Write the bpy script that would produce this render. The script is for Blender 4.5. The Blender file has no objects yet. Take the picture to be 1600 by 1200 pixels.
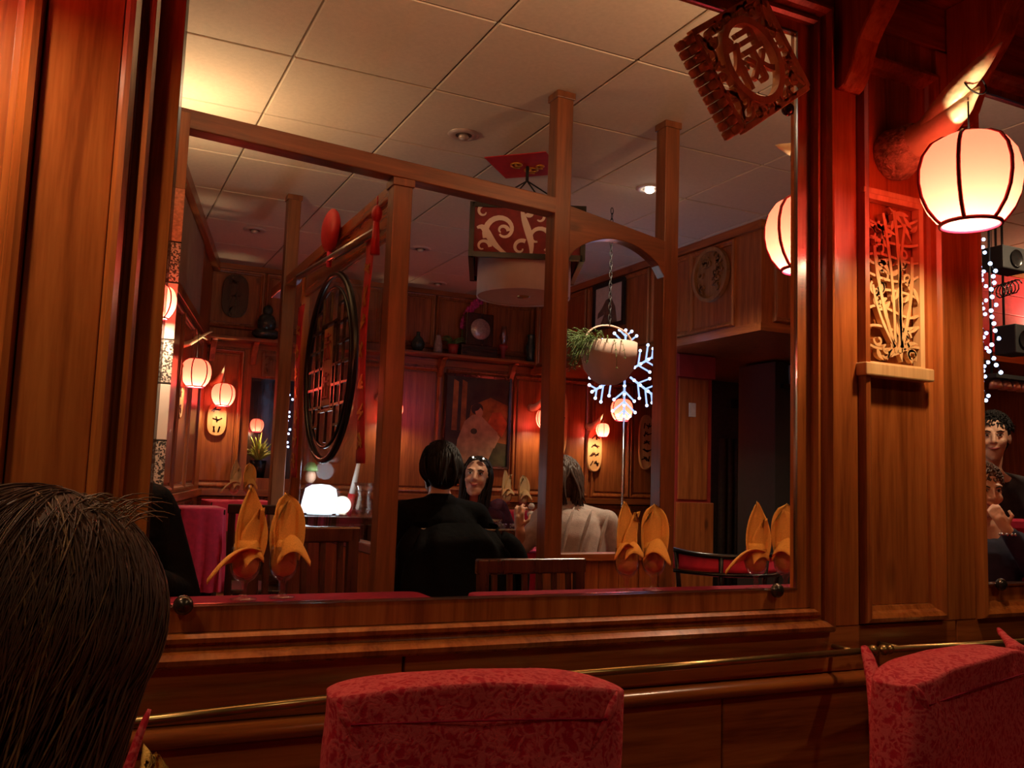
import bpy, bmesh, math, random
from mathutils import Vector, Matrix, noise
random.seed(7)
R = math.radians
PI = math.pi
scene = bpy.context.scene
COL = scene.collection

# ------------------------------------------------------------------ camera
cam_d = bpy.data.cameras.new('camera'); cam = bpy.data.objects.new('camera', cam_d); COL.objects.link(cam)
cam_d.sensor_width = 36.0; cam_d.lens = 31.725; cam_d.clip_start = 0.02
right = Vector((0.89949364, -0.43559502, 0.03417863))
up = Vector((-0.07625988, -0.07948814, 0.99391452))
fwd = Vector((0.43022742, 0.89662624, 0.1047175))
mw = Matrix.Identity(4)
for i in range(3):
    mw[i][0] = right[i]; mw[i][1] = up[i]; mw[i][2] = -fwd[i]
mw[0][3], mw[1][3], mw[2][3] = 0, 0, 1.08
cam.matrix_world = mw
scene.camera = cam

# ------------------------------------------------------------------ world, exposure, general lights
world = bpy.data.worlds.new('world'); scene.world = world; world.use_nodes = True
world.node_tree.nodes['Background'].inputs[0].default_value = (0.05, 0.03, 0.025, 1)
world.node_tree.nodes['Background'].inputs[1].default_value = 0.15
vs = scene.view_settings
vs.view_transform = 'Standard'; vs.look = 'None'; vs.gamma = 1.0; vs.use_curve_mapping = False
vs.exposure = 0.55
scene.cycles.use_denoising = True
scene.cycles.max_bounces = 8
scene.cycles.transparent_max_bounces = 12
scene.cycles.sample_clamp_indirect = 4.0

LANTERN_W = 6.0
def light(name, kind, loc, energy, color, radius=0.03, rot=None, parent=None, spot=None):
    d = bpy.data.lights.new(name, kind); d.energy = energy; d.color = color
    if kind in ('POINT', 'SPOT'): d.shadow_soft_size = radius
    if kind == 'SPOT': d.spot_size = spot or R(110); d.spot_blend = 0.6
    if kind == 'AREA': d.size = radius
    o = bpy.data.objects.new(name, d); COL.objects.link(o); o.location = loc
    if rot: o.rotation_euler = rot
    if parent: o.parent = parent
    return o

# ------------------------------------------------------------------ materials
MATS = {}
def new_mat(name):
    m = bpy.data.materials.new(name); m.use_nodes = True; nt = m.node_tree
    for n in list(nt.nodes): nt.nodes.remove(n)
    out = nt.nodes.new('ShaderNodeOutputMaterial'); MATS[name] = m
    return m, nt, out
def node(nt, t, **kw):
    n = nt.nodes.new(t)
    for k, v in kw.items():
        if k in n.inputs: n.inputs[k].default_value = v
        else: setattr(n, k, v)
    return n
def ramp(nt, stops):
    n = nt.nodes.new('ShaderNodeValToRGB'); e = n.color_ramp.elements
    while len(e) < len(stops): e.new(0.5)
    for el, (p, c) in zip(e, stops): el.position = p; el.color = (*c, 1)
    return n
def plain(name, col, rough=0.5, metal=0.0, noise_amt=0.15, nscale=30.0, bump=0.0, coat=0.0, sheen=0.0, bscale=None, spec=0.5):
    m, nt, out = new_mat(name)
    b = node(nt, 'ShaderNodeBsdfPrincipled'); b.inputs['Roughness'].default_value = rough; b.inputs['Metallic'].default_value = metal
    b.inputs['Coat Weight'].default_value = coat; b.inputs['Coat Roughness'].default_value = 0.15; b.inputs['Specular IOR Level'].default_value = spec
    if sheen: b.inputs['Sheen Weight'].default_value = sheen
    tc = node(nt, 'ShaderNodeTexCoord'); nz = node(nt, 'ShaderNodeTexNoise'); nz.inputs['Scale'].default_value = nscale; nz.inputs['Detail'].default_value = 4
    nt.links.new(tc.outputs['Object'], nz.inputs['Vector'])
    lo = tuple(c * (1 - noise_amt) for c in col); hi = tuple(min(1, c * (1 + noise_amt)) for c in col)
    r = ramp(nt, [(0.3, lo), (0.7, hi)]); nt.links.new(nz.outputs['Fac'], r.inputs['Fac']); nt.links.new(r.outputs['Color'], b.inputs['Base Color'])
    if bump:
        bp = node(nt, 'ShaderNodeBump'); bp.inputs['Strength'].default_value = bump; bp.inputs['Distance'].default_value = 0.01
        n2 = node(nt, 'ShaderNodeTexNoise'); n2.inputs['Scale'].default_value = bscale or nscale * 3; nt.links.new(tc.outputs['Object'], n2.inputs['Vector'])
        nt.links.new(n2.outputs['Fac'], bp.inputs['Height']); nt.links.new(bp.outputs['Normal'], b.inputs['Normal'])
    nt.links.new(b.outputs['BSDF'], out.inputs['Surface'])
    return m
def wood(name, dark, mid, lite, axis='z', rough=0.3, coat=0.35, knots=True, scale=1.0):
    m, nt, out = new_mat(name)
    b = node(nt, 'ShaderNodeBsdfPrincipled'); b.inputs['Roughness'].default_value = rough
    b.inputs['Coat Weight'].default_value = coat; b.inputs['Coat Roughness'].default_value = 0.18
    tc = node(nt, 'ShaderNodeTexCoord'); oi = node(nt, 'ShaderNodeObjectInfo')
    add = node(nt, 'ShaderNodeVectorMath'); add.operation = 'ADD'
    mul = node(nt, 'ShaderNodeVectorMath'); mul.operation = 'SCALE'; mul.inputs['Scale'].default_value = 7.0
    cmb = node(nt, 'ShaderNodeCombineXYZ')
    for k in range(3): nt.links.new(oi.outputs['Random'], cmb.inputs[k])
    nt.links.new(cmb.outputs[0], mul.inputs[0]); nt.links.new(tc.outputs['Object'], add.inputs[0]); nt.links.new(mul.outputs[0], add.inputs[1])
    mp = node(nt, 'ShaderNodeMapping')
    s = {'x': (0.06, 1, 1), 'y': (1, 0.06, 1), 'z': (1, 1, 0.06)}[axis]
    mp.inputs['Scale'].default_value = tuple(q * scale for q in s); nt.links.new(add.outputs[0], mp.inputs['Vector'])
    n1 = node(nt, 'ShaderNodeTexNoise'); n1.inputs['Scale'].default_value = 38; n1.inputs['Detail'].default_value = 6; n1.inputs['Distortion'].default_value = 0.6
    n2 = node(nt, 'ShaderNodeTexNoise'); n2.inputs['Scale'].default_value = 220; n2.inputs['Detail'].default_value = 3
    nt.links.new(mp.outputs[0], n1.inputs['Vector']); nt.links.new(mp.outputs[0], n2.inputs['Vector'])
    mx = node(nt, 'ShaderNodeMath'); mx.operation = 'MULTIPLY_ADD'; mx.inputs[1].default_value = 0.35
    sub = node(nt, 'ShaderNodeMath'); sub.operation = 'SUBTRACT'; sub.inputs[1].default_value = 0.5
    nt.links.new(n2.outputs['Fac'], sub.inputs[0]); nt.links.new(sub.outputs[0], mx.inputs[0]); nt.links.new(n1.outputs['Fac'], mx.inputs[2])
    r = ramp(nt, [(0.28, dark), (0.5, mid), (0.72, lite)]); nt.links.new(mx.outputs[0], r.inputs['Fac'])
    col = r.outputs['Color']
    if knots:
        mk = node(nt, 'ShaderNodeMapping'); ks = {'x': (0.45, 1, 1), 'y': (1, 0.45, 1), 'z': (1, 1, 0.45)}[axis]
        mk.inputs['Scale'].default_value = ks; nt.links.new(add.outputs[0], mk.inputs['Vector'])
        vo = node(nt, 'ShaderNodeTexVoronoi'); vo.inputs['Scale'].default_value = 5.5; nt.links.new(mk.outputs[0], vo.inputs['Vector'])
        kr = ramp(nt, [(0.05, (0.25, 0.2, 0.18)), (0.13, (1, 1, 1))]); nt.links.new(vo.outputs['Distance'], kr.inputs['Fac'])
        mm = node(nt, 'ShaderNodeMix'); mm.data_type = 'RGBA'; mm.blend_type = 'MULTIPLY'; mm.inputs[0].default_value = 0.8
        nt.links.new(col, mm.inputs[6]); nt.links.new(kr.outputs['Color'], mm.inputs[7]); col = mm.outputs[2]
    nt.links.new(col, b.inputs['Base Color'])
    bp = node(nt, 'ShaderNodeBump'); bp.inputs['Strength'].default_value = 0.12; bp.inputs['Distance'].default_value = 0.004
    nt.links.new(n1.outputs['Fac'], bp.inputs['Height']); nt.links.new(bp.outputs['Normal'], b.inputs['Normal'])
    nt.links.new(b.outputs['BSDF'], out.inputs['Surface'])
    return m
def emit(name, col, strength):
    m, nt, out = new_mat(name); e = node(nt, 'ShaderNodeEmission'); e.inputs[0].default_value = (*col, 1); e.inputs[1].default_value = strength
    nt.links.new(e.outputs[0], out.inputs['Surface']); return m
def clear(name, tint=(1, 1, 1), gloss=0.12, rough=0.03):
    m, nt, out = new_mat(name)
    t = node(nt, 'ShaderNodeBsdfTransparent'); t.inputs[0].default_value = (*tint, 1)
    g = node(nt, 'ShaderNodeBsdfGlossy'); g.inputs['Roughness'].default_value = rough
    lw = node(nt, 'ShaderNodeLayerWeight'); lw.inputs[0].default_value = 0.5
    pw = node(nt, 'ShaderNodeMath'); pw.operation = 'POWER'; pw.inputs[1].default_value = 4.0; nt.links.new(lw.outputs['Facing'], pw.inputs[0])
    ad = node(nt, 'ShaderNodeMath'); ad.operation = 'MULTIPLY_ADD'; ad.inputs[1].default_value = 0.6; ad.inputs[2].default_value = gloss; ad.use_clamp = True
    nt.links.new(pw.outputs[0], ad.inputs[0])
    mx = node(nt, 'ShaderNodeMixShader'); nt.links.new(ad.outputs[0], mx.inputs[0]); nt.links.new(t.outputs[0], mx.inputs[1]); nt.links.new(g.outputs[0], mx.inputs[2])
    nt.links.new(mx.outputs[0], out.inputs['Surface']); return m
def lantern_paper(name, trans, see, f):
    m, nt, out = new_mat(name)
    a = node(nt, 'ShaderNodeBsdfTranslucent'); a.inputs[0].default_value = (*trans, 1)
    t = node(nt, 'ShaderNodeBsdfTransparent'); t.inputs[0].default_value = (*see, 1)
    df = node(nt, 'ShaderNodeBsdfDiffuse'); df.inputs[0].default_value = (*[c*.8 for c in trans], 1)
    m0 = node(nt, 'ShaderNodeMixShader'); m0.inputs[0].default_value = 0.35; nt.links.new(a.outputs[0], m0.inputs[1]); nt.links.new(df.outputs[0], m0.inputs[2])
    mx = node(nt, 'ShaderNodeMixShader'); mx.inputs[0].default_value = f
    nt.links.new(m0.outputs[0], mx.inputs[1]); nt.links.new(t.outputs[0], mx.inputs[2]); nt.links.new(mx.outputs[0], out.inputs['Surface']); return m
def fabric_pattern(name, base, fig, scale, rough=0.75, thr=0.5):
    m, nt, out = new_mat(name)
    b = node(nt, 'ShaderNodeBsdfPrincipled'); b.inputs['Roughness'].default_value = rough; b.inputs['Sheen Weight'].default_value = 0.35
    b.inputs['Sheen Tint'].default_value = (*fig, 1); b.inputs['Specular IOR Level'].default_value = 0.2
    tc = node(nt, 'ShaderNodeTexCoord')
    n0 = node(nt, 'ShaderNodeTexNoise'); n0.inputs['Scale'].default_value = scale * 0.6; n0.inputs['Detail'].default_value = 1
    nt.links.new(tc.outputs['Object'], n0.inputs['Vector'])
    mixv = node(nt, 'ShaderNodeMix'); mixv.data_type = 'RGBA'; mixv.inputs[0].default_value = 0.06
    nt.links.new(tc.outputs['Object'], mixv.inputs[6]); nt.links.new(n0.outputs['Color'], mixv.inputs[7])
    vo = node(nt, 'ShaderNodeTexVoronoi'); vo.feature = 'DISTANCE_TO_EDGE'; vo.inputs['Scale'].default_value = scale
    nt.links.new(mixv.outputs[2], vo.inputs['Vector'])
    n1 = node(nt, 'ShaderNodeTexNoise'); n1.inputs['Scale'].default_value = scale * 1.4; n1.inputs['Detail'].default_value = 5; n1.inputs['Distortion'].default_value = 2.2
    nt.links.new(tc.outputs['Object'], n1.inputs['Vector'])
    sm = node(nt, 'ShaderNodeMath'); sm.operation = 'SUBTRACT'; nt.links.new(n1.outputs['Fac'], sm.inputs[0]); nt.links.new(vo.outputs['Distance'], sm.inputs[1])
    r = ramp(nt, [(thr - 0.14, base), (thr + 0.05, fig)]); nt.links.new(sm.outputs[0], r.inputs['Fac']); nt.links.new(r.outputs['Color'], b.inputs['Base Color'])
    bp = node(nt, 'ShaderNodeBump'); bp.inputs['Strength'].default_value = 0.25; bp.inputs['Distance'].default_value = 0.004
    nt.links.new(sm.outputs[0], bp.inputs['Height']); nt.links.new(bp.outputs['Normal'], b.inputs['Normal'])
    nt.links.new(b.outputs['BSDF'], out.inputs['Surface']); return m
def speckle(name, a, b_, scale):
    m, nt, out = new_mat(name)
    b = node(nt, 'ShaderNodeBsdfPrincipled'); b.inputs['Roughness'].default_value = 0.35
    tc = node(nt, 'ShaderNodeTexCoord'); nz = node(nt, 'ShaderNodeTexNoise'); nz.inputs['Scale'].default_value = scale; nz.inputs['Detail'].default_value = 6
    nt.links.new(tc.outputs['Object'], nz.inputs['Vector']); r = ramp(nt, [(0.47, a), (0.53, b_)])
    nt.links.new(nz.outputs['Fac'], r.inputs['Fac']); nt.links.new(r.outputs['Color'], b.inputs['Base Color']); nt.links.new(b.outputs['BSDF'], out.inputs['Surface']); return m

PD, PM, PL = (0.21, 0.048, 0.009), (0.35, 0.090, 0.017), (0.46, 0.135, 0.027)
wood('pine_z', PD, PM, PL, 'z', 0.26, 0.5)
wood('pine_x', PD, PM, PL, 'x', 0.26, 0.5)
wood('pine_y', PD, PM, PL, 'y', 0.26, 0.5)
VD, VM, VL = (0.19, 0.050, 0.012), (0.30, 0.085, 0.021), (0.40, 0.125, 0.032)
for ax_ in 'xyz': wood('beam_' + ax_, (0.11, 0.034, 0.010), (0.17, 0.052, 0.016), (0.23, 0.075, 0.023), ax_, 0.35, 0.25)
wood('cedar_z', VD, VM, VL, 'z', 0.35, 0.25)
wood('cedar_x', VD, VM, VL, 'x', 0.35, 0.25)
wood('cedar_y', VD, VM, VL, 'y', 0.35, 0.25)
wood('dark_z', (0.03, 0.010, 0.006), (0.05, 0.016, 0.009), (0.075, 0.024, 0.012), 'z', 0.25, 0.4, False)
wood('dark_x', (0.03, 0.010, 0.006), (0.05, 0.016, 0.009), (0.075, 0.024, 0.012), 'x', 0.25, 0.4, False)
wood('carving', (0.50, 0.25, 0.085), (0.62, 0.34, 0.13), (0.72, 0.43, 0.18), 'z', 0.5, 0.1, False)
wood('carving_dark', (0.20, 0.09, 0.035), (0.28, 0.13, 0.05), (0.36, 0.18, 0.07), 'z', 0.5, 0.1, False)
plain('ceiling_cream', (0.62, 0.52, 0.40), 0.8, noise_amt=0.05, nscale=60, bump=0.15, bscale=300)
plain('plaster_dark', (0.30, 0.23, 0.16), 0.8, noise_amt=0.1, nscale=8)
plain('floor_tile', (0.10, 0.04, 0.03), 0.45, noise_amt=0.3, nscale=6)
plain('brass', (0.42, 0.27, 0.10), 0.28, 0.9, noise_amt=0.2, nscale=20)
plain('clip_metal', (0.08, 0.06, 0.045), 0.25, 0.8, noise_amt=0.2)
plain('chrome', (0.6, 0.6, 0.62), 0.2, 0.9, noise_amt=0.05)
plain('black_gloss', (0.008, 0.007, 0.007), 0.25, noise_amt=0.1)
plain('black_matte', (0.010, 0.009, 0.009), 0.7, noise_amt=0.2)
plain('jacket', (0.0035, 0.0035, 0.004), 0.85, noise_amt=0.3, bump=0.3, nscale=12, spec=0.08)
plain('navy', (0.02, 0.02, 0.045), 0.8, noise_amt=0.25, spec=0.2)
plain('plum_top', (0.05, 0.012, 0.025), 0.8, noise_amt=0.25, spec=0.2)
plain('shirt_dark', (0.035, 0.028, 0.03), 0.8, noise_amt=0.25, spec=0.2)
plain('shawl', (0.52, 0.43, 0.39), 0.95, noise_amt=0.12, nscale=45, bump=0.4, bscale=260)
plain('skin', (0.62, 0.34, 0.22), 0.5, noise_amt=0.06, nscale=25)
plain('lips', (0.45, 0.10, 0.09), 0.4)
plain('eye_white', (0.75, 0.7, 0.66), 0.3, noise_amt=0.02)
plain('iris', (0.03, 0.015, 0.01), 0.15)
plain('hair_black', (0.010, 0.007, 0.006), 0.6, noise_amt=0.4, nscale=90, spec=0.25)
plain('hair_brown', (0.105, 0.045, 0.024), 0.55, noise_amt=0.35, nscale=40, spec=0.3)
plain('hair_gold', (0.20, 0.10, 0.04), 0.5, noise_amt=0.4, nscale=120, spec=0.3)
plain('hair_grey_brown', (0.060, 0.030, 0.020), 0.5, noise_amt=0.45, nscale=90)
plain('cloth_red', (0.27, 0.006, 0.024), 0.85, noise_amt=0.15, nscale=50, spec=0.15)
plain('cloth_pink', (0.60, 0.015, 0.09), 0.7, noise_amt=0.15, nscale=40, sheen=0.2)
plain('cushion_pink', (0.75, 0.03, 0.09), 0.7, noise_amt=0.12, nscale=30)
plain('napkin', (0.92, 0.46, 0.085), 0.85, noise_amt=0.12, nscale=350, bump=0.5, bscale=500)
plain('napkin_pale', (0.80, 0.52, 0.22), 0.85, noise_amt=0.12, nscale=350, bump=0.4, bscale=500)
plain('lamp_white', (0.85, 0.76, 0.70), 0.6, noise_amt=0.03)
plain('lamp_disc', (0.55, 0.28, 0.17), 0.6, noise_amt=0.05)
plain('scroll_red', (0.20, 0.012, 0.02), 0.6, noise_amt=0.2)
plain('red_paper', (0.50, 0.012, 0.02), 0.5, noise_amt=0.12)
plain('gold_leaf', (0.72, 0.38, 0.06), 0.3, 0.7, noise_amt=0.15)
plain('tusk', (0.72, 0.58, 0.34), 0.4, noise_amt=0.18, nscale=14, bump=0.2, bscale=60)
plain('tusk_carved', (0.38, 0.25, 0.13), 0.6, noise_amt=0.5, nscale=70, bump=0.9, bscale=120)
plain('terracotta_white', (0.62, 0.44, 0.36), 0.7, noise_amt=0.06, nscale=12)
plain('fern', (0.10, 0.16, 0.035), 0.6, noise_amt=0.4, nscale=30)
plain('leaf_yellow', (0.40, 0.42, 0.06), 0.5, noise_amt=0.4, nscale=30)
plain('pot_red', (0.32, 0.03, 0.03), 0.4)
plain('jade', (0.03, 0.05, 0.045), 0.2, noise_amt=0.4, coat=0.5)
plain('porcelain', (0.30, 0.24, 0.22), 0.25, noise_amt=0.3, nscale=40, coat=0.5)
plain('orchid', (0.42, 0.02, 0.16), 0.6, noise_amt=0.3)
plain('clock_silver', (0.50, 0.42, 0.38), 0.3, 0.5, noise_amt=0.25, nscale=60)
plain('rib_crimson', (0.22, 0.004, 0.025), 0.5)
plain('paint_dark', (0.035, 0.030, 0.016), 0.45, noise_amt=0.7, nscale=7)
plain('paint_amber', (0.34, 0.14, 0.025), 0.45, noise_amt=0.6, nscale=9)
plain('paint_robe', (0.52, 0.36, 0.20), 0.45, noise_amt=0.25, nscale=16)
plain('paint_skin', (0.60, 0.36, 0.20), 0.45, noise_amt=0.1)
plain('paint_orange', (0.50, 0.12, 0.03), 0.45, noise_amt=0.4, nscale=14)
plain('paint_green', (0.06, 0.07, 0.025), 0.45, noise_amt=0.5, nscale=10)
plain('paper_white', (0.62, 0.56, 0.50), 0.7, noise_amt=0.08)
plain('horse_brown', (0.16, 0.10, 0.07), 0.7, noise_amt=0.4)
plain('pillar_white', (0.78, 0.70, 0.64), 0.35, noise_amt=0.03)
plain('pillar_lantern_tint', (0.62, 0.30, 0.18), 0.5, noise_amt=0.3, nscale=120)  # pink lantern light painted into the colour of a pillar band
speckle('granite', (0.05, 0.045, 0.045), (0.62, 0.55, 0.48), 170)
plain('curtain_olive', (0.060, 0.048, 0.030), 0.85, noise_amt=0.2)
plain('pink_wall', (0.75, 0.07, 0.12), 0.6, noise_amt=0.1)
fabric_pattern('brocade', (0.42, 0.008, 0.022), (0.58, 0.075, 0.075), 62, thr=0.39)
fabric_pattern('red_screen', (0.045, 0.012, 0.014), (0.16, 0.03, 0.045), 14, thr=0.36)
clear('pane_glass', (0.97, 0.98, 0.97), 0.03, 0.02)
clear('goblet_glass', (0.93, 0.91, 0.91), 0.14, 0.06)
clear('mirror_edge', (0.85, 0.9, 0.9), 0.75, 0.12)
lantern_paper('lantern_paper', (0.52, 0.088, 0.070), (0.95, 0.02, 0.08), 0.05)
lantern_paper('opening_glow', (0.9, 0.8, 0.65), (1, 1, 1), 0.8)
m_, nt_, out_ = new_mat('bulb_glow'); e_ = node(nt_, 'ShaderNodeEmission'); e_.inputs[0].default_value = (1, .72, .42, 1); e_.inputs[1].default_value = 8
t_ = node(nt_, 'ShaderNodeBsdfTransparent'); a_ = node(nt_, 'ShaderNodeAddShader'); nt_.links.new(e_.outputs[0], a_.inputs[0]); nt_.links.new(t_.outputs[0], a_.inputs[1]); nt_.links.new(a_.outputs[0], out_.inputs['Surface'])
emit('led_glow', (0.42, 0.58, 1.0), 4)
emit('spot_glow', (1.0, 0.85, 0.62), 20)
emit('white_glow', (0.80, 0.90, 1.0), 2.2)
emit('warm_glow', (1.0, 0.88, 0.70), 1.6)
emit('ice_plastic', (0.32, 0.45, 1.0), 1.3)
plain('spot_trim', (0.55, 0.46, 0.40), 0.35, 0.3, noise_amt=0.05)
plain('spot_dark', (0.15, 0.12, 0.11), 0.3, 0.4)
plain('copper', (0.55, 0.24, 0.14), 0.35, 0.6)
plain('red_lac', (0.30, 0.03, 0.025), 0.4, noise_amt=0.15, nscale=12)

# ------------------------------------------------------------------ mesh helpers
class G:
    def __init__(s): s.v = []; s.f = []; s.sm = []
    def add(s, vs_, fs, smooth=False):
        o = len(s.v); s.v += [tuple(q) for q in vs_]; s.f += [tuple(i + o for i in f) for f in fs]; s.sm += [smooth] * len(fs); return s
    def box(s, x0, x1, y0, y1, z0, z1):
        return s.add([(x0,y0,z0),(x1,y0,z0),(x1,y1,z0),(x0,y1,z0),(x0,y0,z1),(x1,y0,z1),(x1,y1,z1),(x0,y1,z1)],
                     [(0,3,2,1),(4,5,6,7),(0,1,5,4),(1,2,6,5),(2,3,7,6),(3,0,4,7)])
    def obox(s, c, size, rot=None):
        M = Matrix.Translation(c) @ (rot.to_4x4() if rot else Matrix.Identity(4)); h = [q / 2 for q in size]
        vs_ = [M @ Vector((sx*h[0], sy*h[1], sz*h[2])) for sz in (-1,1) for sy in (-1,1) for sx in (-1,1)]
        return s.add(vs_, [(0,2,3,1),(4,5,7,6),(0,1,5,4),(1,3,7,5),(3,2,6,7),(2,0,4,6)])
    def bar(s, a, b, w, h=None, upv=(0,0,1)):
        a = Vector(a); b = Vector(b); d = (b - a); L = d.length; d.normalize(); h = h or w
        u = Vector(upv); sd = d.cross(u)
        if sd.length < 1e-4: sd = d.cross(Vector((1,0,0)))
        sd.normalize(); u = sd.cross(d)
        vs_ = [p + sd*(i*w/2) + u*(j*h/2) for p in (a, b) for i, j in ((-1,-1),(1,-1),(1,1),(-1,1))]
        return s.add(vs_, [(0,3,2,1),(4,5,6,7),(0,1,5,4),(1,2,6,5),(2,3,7,6),(3,0,4,7)])
    def tube(s, path, rad, n=8, cap=True, flat=1.0):
        P = [Vector(p) for p in path]; m = len(P); rr = rad if isinstance(rad, (list, tuple)) else [rad] * m
        vs_ = []; fs = []; pu = None
        for i, p in enumerate(P):
            t = (P[min(i+1, m-1)] - P[max(i-1, 0)]); t = t.normalized() if t.length > 1e-9 else Vector((0,0,1))
            if pu is None:
                pu = t.cross(Vector((0,0,1)))
                if pu.length < 1e-3: pu = Vector((1,0,0))
            pu = (pu - t * pu.dot(t)); pu = pu.normalized() if pu.length > 1e-6 else t.orthogonal().normalized()
            w = t.cross(pu)
            for k in range(n):
                a = 2 * PI * k / n; vs_.append(p + pu * (math.cos(a) * rr[i]) + w * (math.sin(a) * rr[i] * flat))
        for i in range(m - 1):
            for k in range(n):
                fs.append((i*n+k, i*n+(k+1) % n, (i+1)*n+(k+1) % n, (i+1)*n+k))
        if cap: fs.append(tuple(range(n-1, -1, -1))); fs.append(tuple(range((m-1)*n, m*n)))
        return s.add(vs_, fs, True)
    def lathe(s, prof, n=24, c=(0,0,0), a0=0, a1=2*PI, sx=1, sy=1):
        full = abs(a1 - a0 - 2*PI) < 1e-6; k = n if full else n + 1; vs_ = []; fs = []
        for (r, z) in prof:
            for i in range(k):
                a = a0 + (a1 - a0) * i / n; vs_.append((c[0] + r*math.cos(a)*sx, c[1] + r*math.sin(a)*sy, c[2] + z))
        for j in range(len(prof) - 1):
            for i in range(n):
                i2 = (i + 1) % k; fs.append((j*k+i, j*k+i2, (j+1)*k+i2, (j+1)*k+i))
        return s.add(vs_, fs, True)
    def ball(s, c, r, n=16, m=10, rot=None):
        r = r if isinstance(r, (list, tuple)) else (r, r, r); vs_ = []; fs = []; c = Vector(c)
        def put(q):
            q = Vector(q)
            if rot: q = rot @ q
            vs_.append(c + q)
        put((0,0,-r[2]))
        for j in range(1, m):
            t = -PI/2 + PI*j/m
            for i in range(n):
                a = 2*PI*i/n; put((r[0]*math.cos(t)*math.cos(a), r[1]*math.cos(t)*math.sin(a), r[2]*math.sin(t)))
        put((0,0,r[2])); top = len(vs_) - 1
        for i in range(n): fs.append((0, 1+(i+1) % n, 1+i)); fs.append((top, top-n+i, top-n+(i+1) % n))
        for j in range(m-2):
            for i in range(n): fs.append((1+j*n+i, 1+j*n+(i+1) % n, 1+(j+1)*n+(i+1) % n, 1+(j+1)*n+i))
        return s.add(vs_, fs, True)
    def capsule(s, a, b, ra, rb, n=14):
        a = Vector(a); b = Vector(b); d = (b - a); L = d.length; d.normalize()
        path = []; rad = []
        for k in range(5):
            t = PI/2*(1 - k/4); path.append(a - d*ra*math.sin(t)); rad.append(max(1e-4, ra*math.cos(t)))
        for k in range(5):
            t = PI/2*(k/4); path.append(b + d*rb*math.sin(t)); rad.append(max(1e-4, rb*math.cos(t)))
        return s.tube(path, rad, n)
    def prism(s, poly, y0, y1, smooth=False):          # poly in xz, extruded along y
        n = len(poly); vs_ = [(x, y0, z) for x, z in poly] + [(x, y1, z) for x, z in poly]
        return s.add(vs_, [tuple(range(n)), tuple(range(2*n-1, n-1, -1))] + [(i, n+i, n+(i+1) % n, (i+1) % n) for i in range(n)], smooth)
    def ribbon(s, pts, w, y0, y1):                     # flat fretwork strip in xz, extruded along y
        P = [Vector((p[0], 0, p[1])) for p in pts]; m = len(P); W = w if isinstance(w, (list, tuple)) else [w]*m; vs_ = []; fs = []
        for i, p in enumerate(P):
            t = P[min(i+1, m-1)] - P[max(i-1, 0)]; t = t.normalized() if t.length > 1e-9 else Vector((1,0,0)); nn = Vector((-t.z, 0, t.x)) * (W[i]/2)
            for q, y in ((p+nn, y0), (p-nn, y0), (p-nn, y1), (p+nn, y1)): vs_.append((q.x, y, q.z))
        for i in range(m-1):
            for k in range(4): fs.append((4*i+k, 4*i+(k+1) % 4, 4*i+4+(k+1) % 4, 4*i+4+k))
        fs.append((3,2,1,0)); fs.append((4*m-4, 4*m-3, 4*m-2, 4*m-1))
        return s.add(vs_, fs)
    def frame(s, u0, u1, z0, z1, prof):                # mitred moulding round a rectangle in xz; prof = (outward, forward)
        k = len(prof); vs_ = []; fs = []
        for d, p in prof: vs_ += [(u0-d, -p, z0-d), (u1+d, -p, z0-d), (u1+d, -p, z1+d), (u0-d, -p, z1+d)]
        for j in range(k-1):
            for i in range(4): fs.append((4*j+i, 4*j+4+i, 4*j+4+(i+1) % 4, 4*j+(i+1) % 4))
        return s.add(vs_, fs)
    def grid(s, fn, nu, nv, smooth=True):
        vs_ = [fn(i/nu, j/nv) for j in range(nv+1) for i in range(nu+1)]
        return s.add(vs_, [(j*(nu+1)+i, j*(nu+1)+i+1, (j+1)*(nu+1)+i+1, (j+1)*(nu+1)+i) for j in range(nv) for i in range(nu)], smooth)
    def xf(s, M, i0=0):
        s.v = s.v[:i0] + [tuple(M @ Vector(q)) for q in s.v[i0:]]; return s
    def mesh(s, name, mat, bevel=0.0, seg=2, thick=0.0):
        me = bpy.data.meshes.new(name); bm = bmesh.new(); vv = [bm.verts.new(q) for q in s.v]
        for f, sm in zip(s.f, s.sm):
            try:
                fc = bm.faces.new([vv[i] for i in f]); fc.smooth = sm
            except ValueError: pass
        bmesh.ops.recalc_face_normals(bm, faces=bm.faces)
        if bevel:
            ed = [e for e in bm.edges if len(e.link_faces) == 2 and e.calc_face_angle(0) > 0.6]
            bmesh.ops.bevel(bm, geom=ed, offset=bevel, segments=seg, affect='EDGES', profile=0.5)
        if thick: bmesh.ops.solidify(bm, geom=bm.faces[:], thickness=thick)
        bm.to_mesh(me); bm.free(); me.materials.append(MATS[mat]); return me
    def build(s, name, mat, parent=None, loc=(0,0,0), rz=0.0, bevel=0.0, thick=0.0, rot=None):
        return link(name, s.mesh(name, mat, bevel, thick=thick), parent, loc, rz, rot)
def link(name, me, parent=None, loc=(0,0,0), rz=0.0, rot=None):
    o = bpy.data.objects.new(name, me); COL.objects.link(o); o.location = loc
    o.rotation_euler = rot if rot else (0, 0, rz)
    if parent: o.parent = parent
    return o
def tag(o, label, cat, group=None, kind=None):
    o['label'] = label; o['category'] = cat
    if group: o['group'] = group
    if kind: o['kind'] = kind
    return o
def thing(name, label, cat, loc=(0,0,0), rz=0.0, group=None):
    o = bpy.data.objects.new(name, None); COL.objects.link(o); o.location = loc; o.rotation_euler = (0,0,rz); o.empty_display_size = 0.05
    return tag(o, label, cat, group)
def struct(o): o['kind'] = 'structure'; return o
def copy_tree(o, parent=None):
    c = o.copy(); COL.objects.link(c); c.parent = parent
    for ch in o.children: copy_tree(ch, c)
    return c
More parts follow.
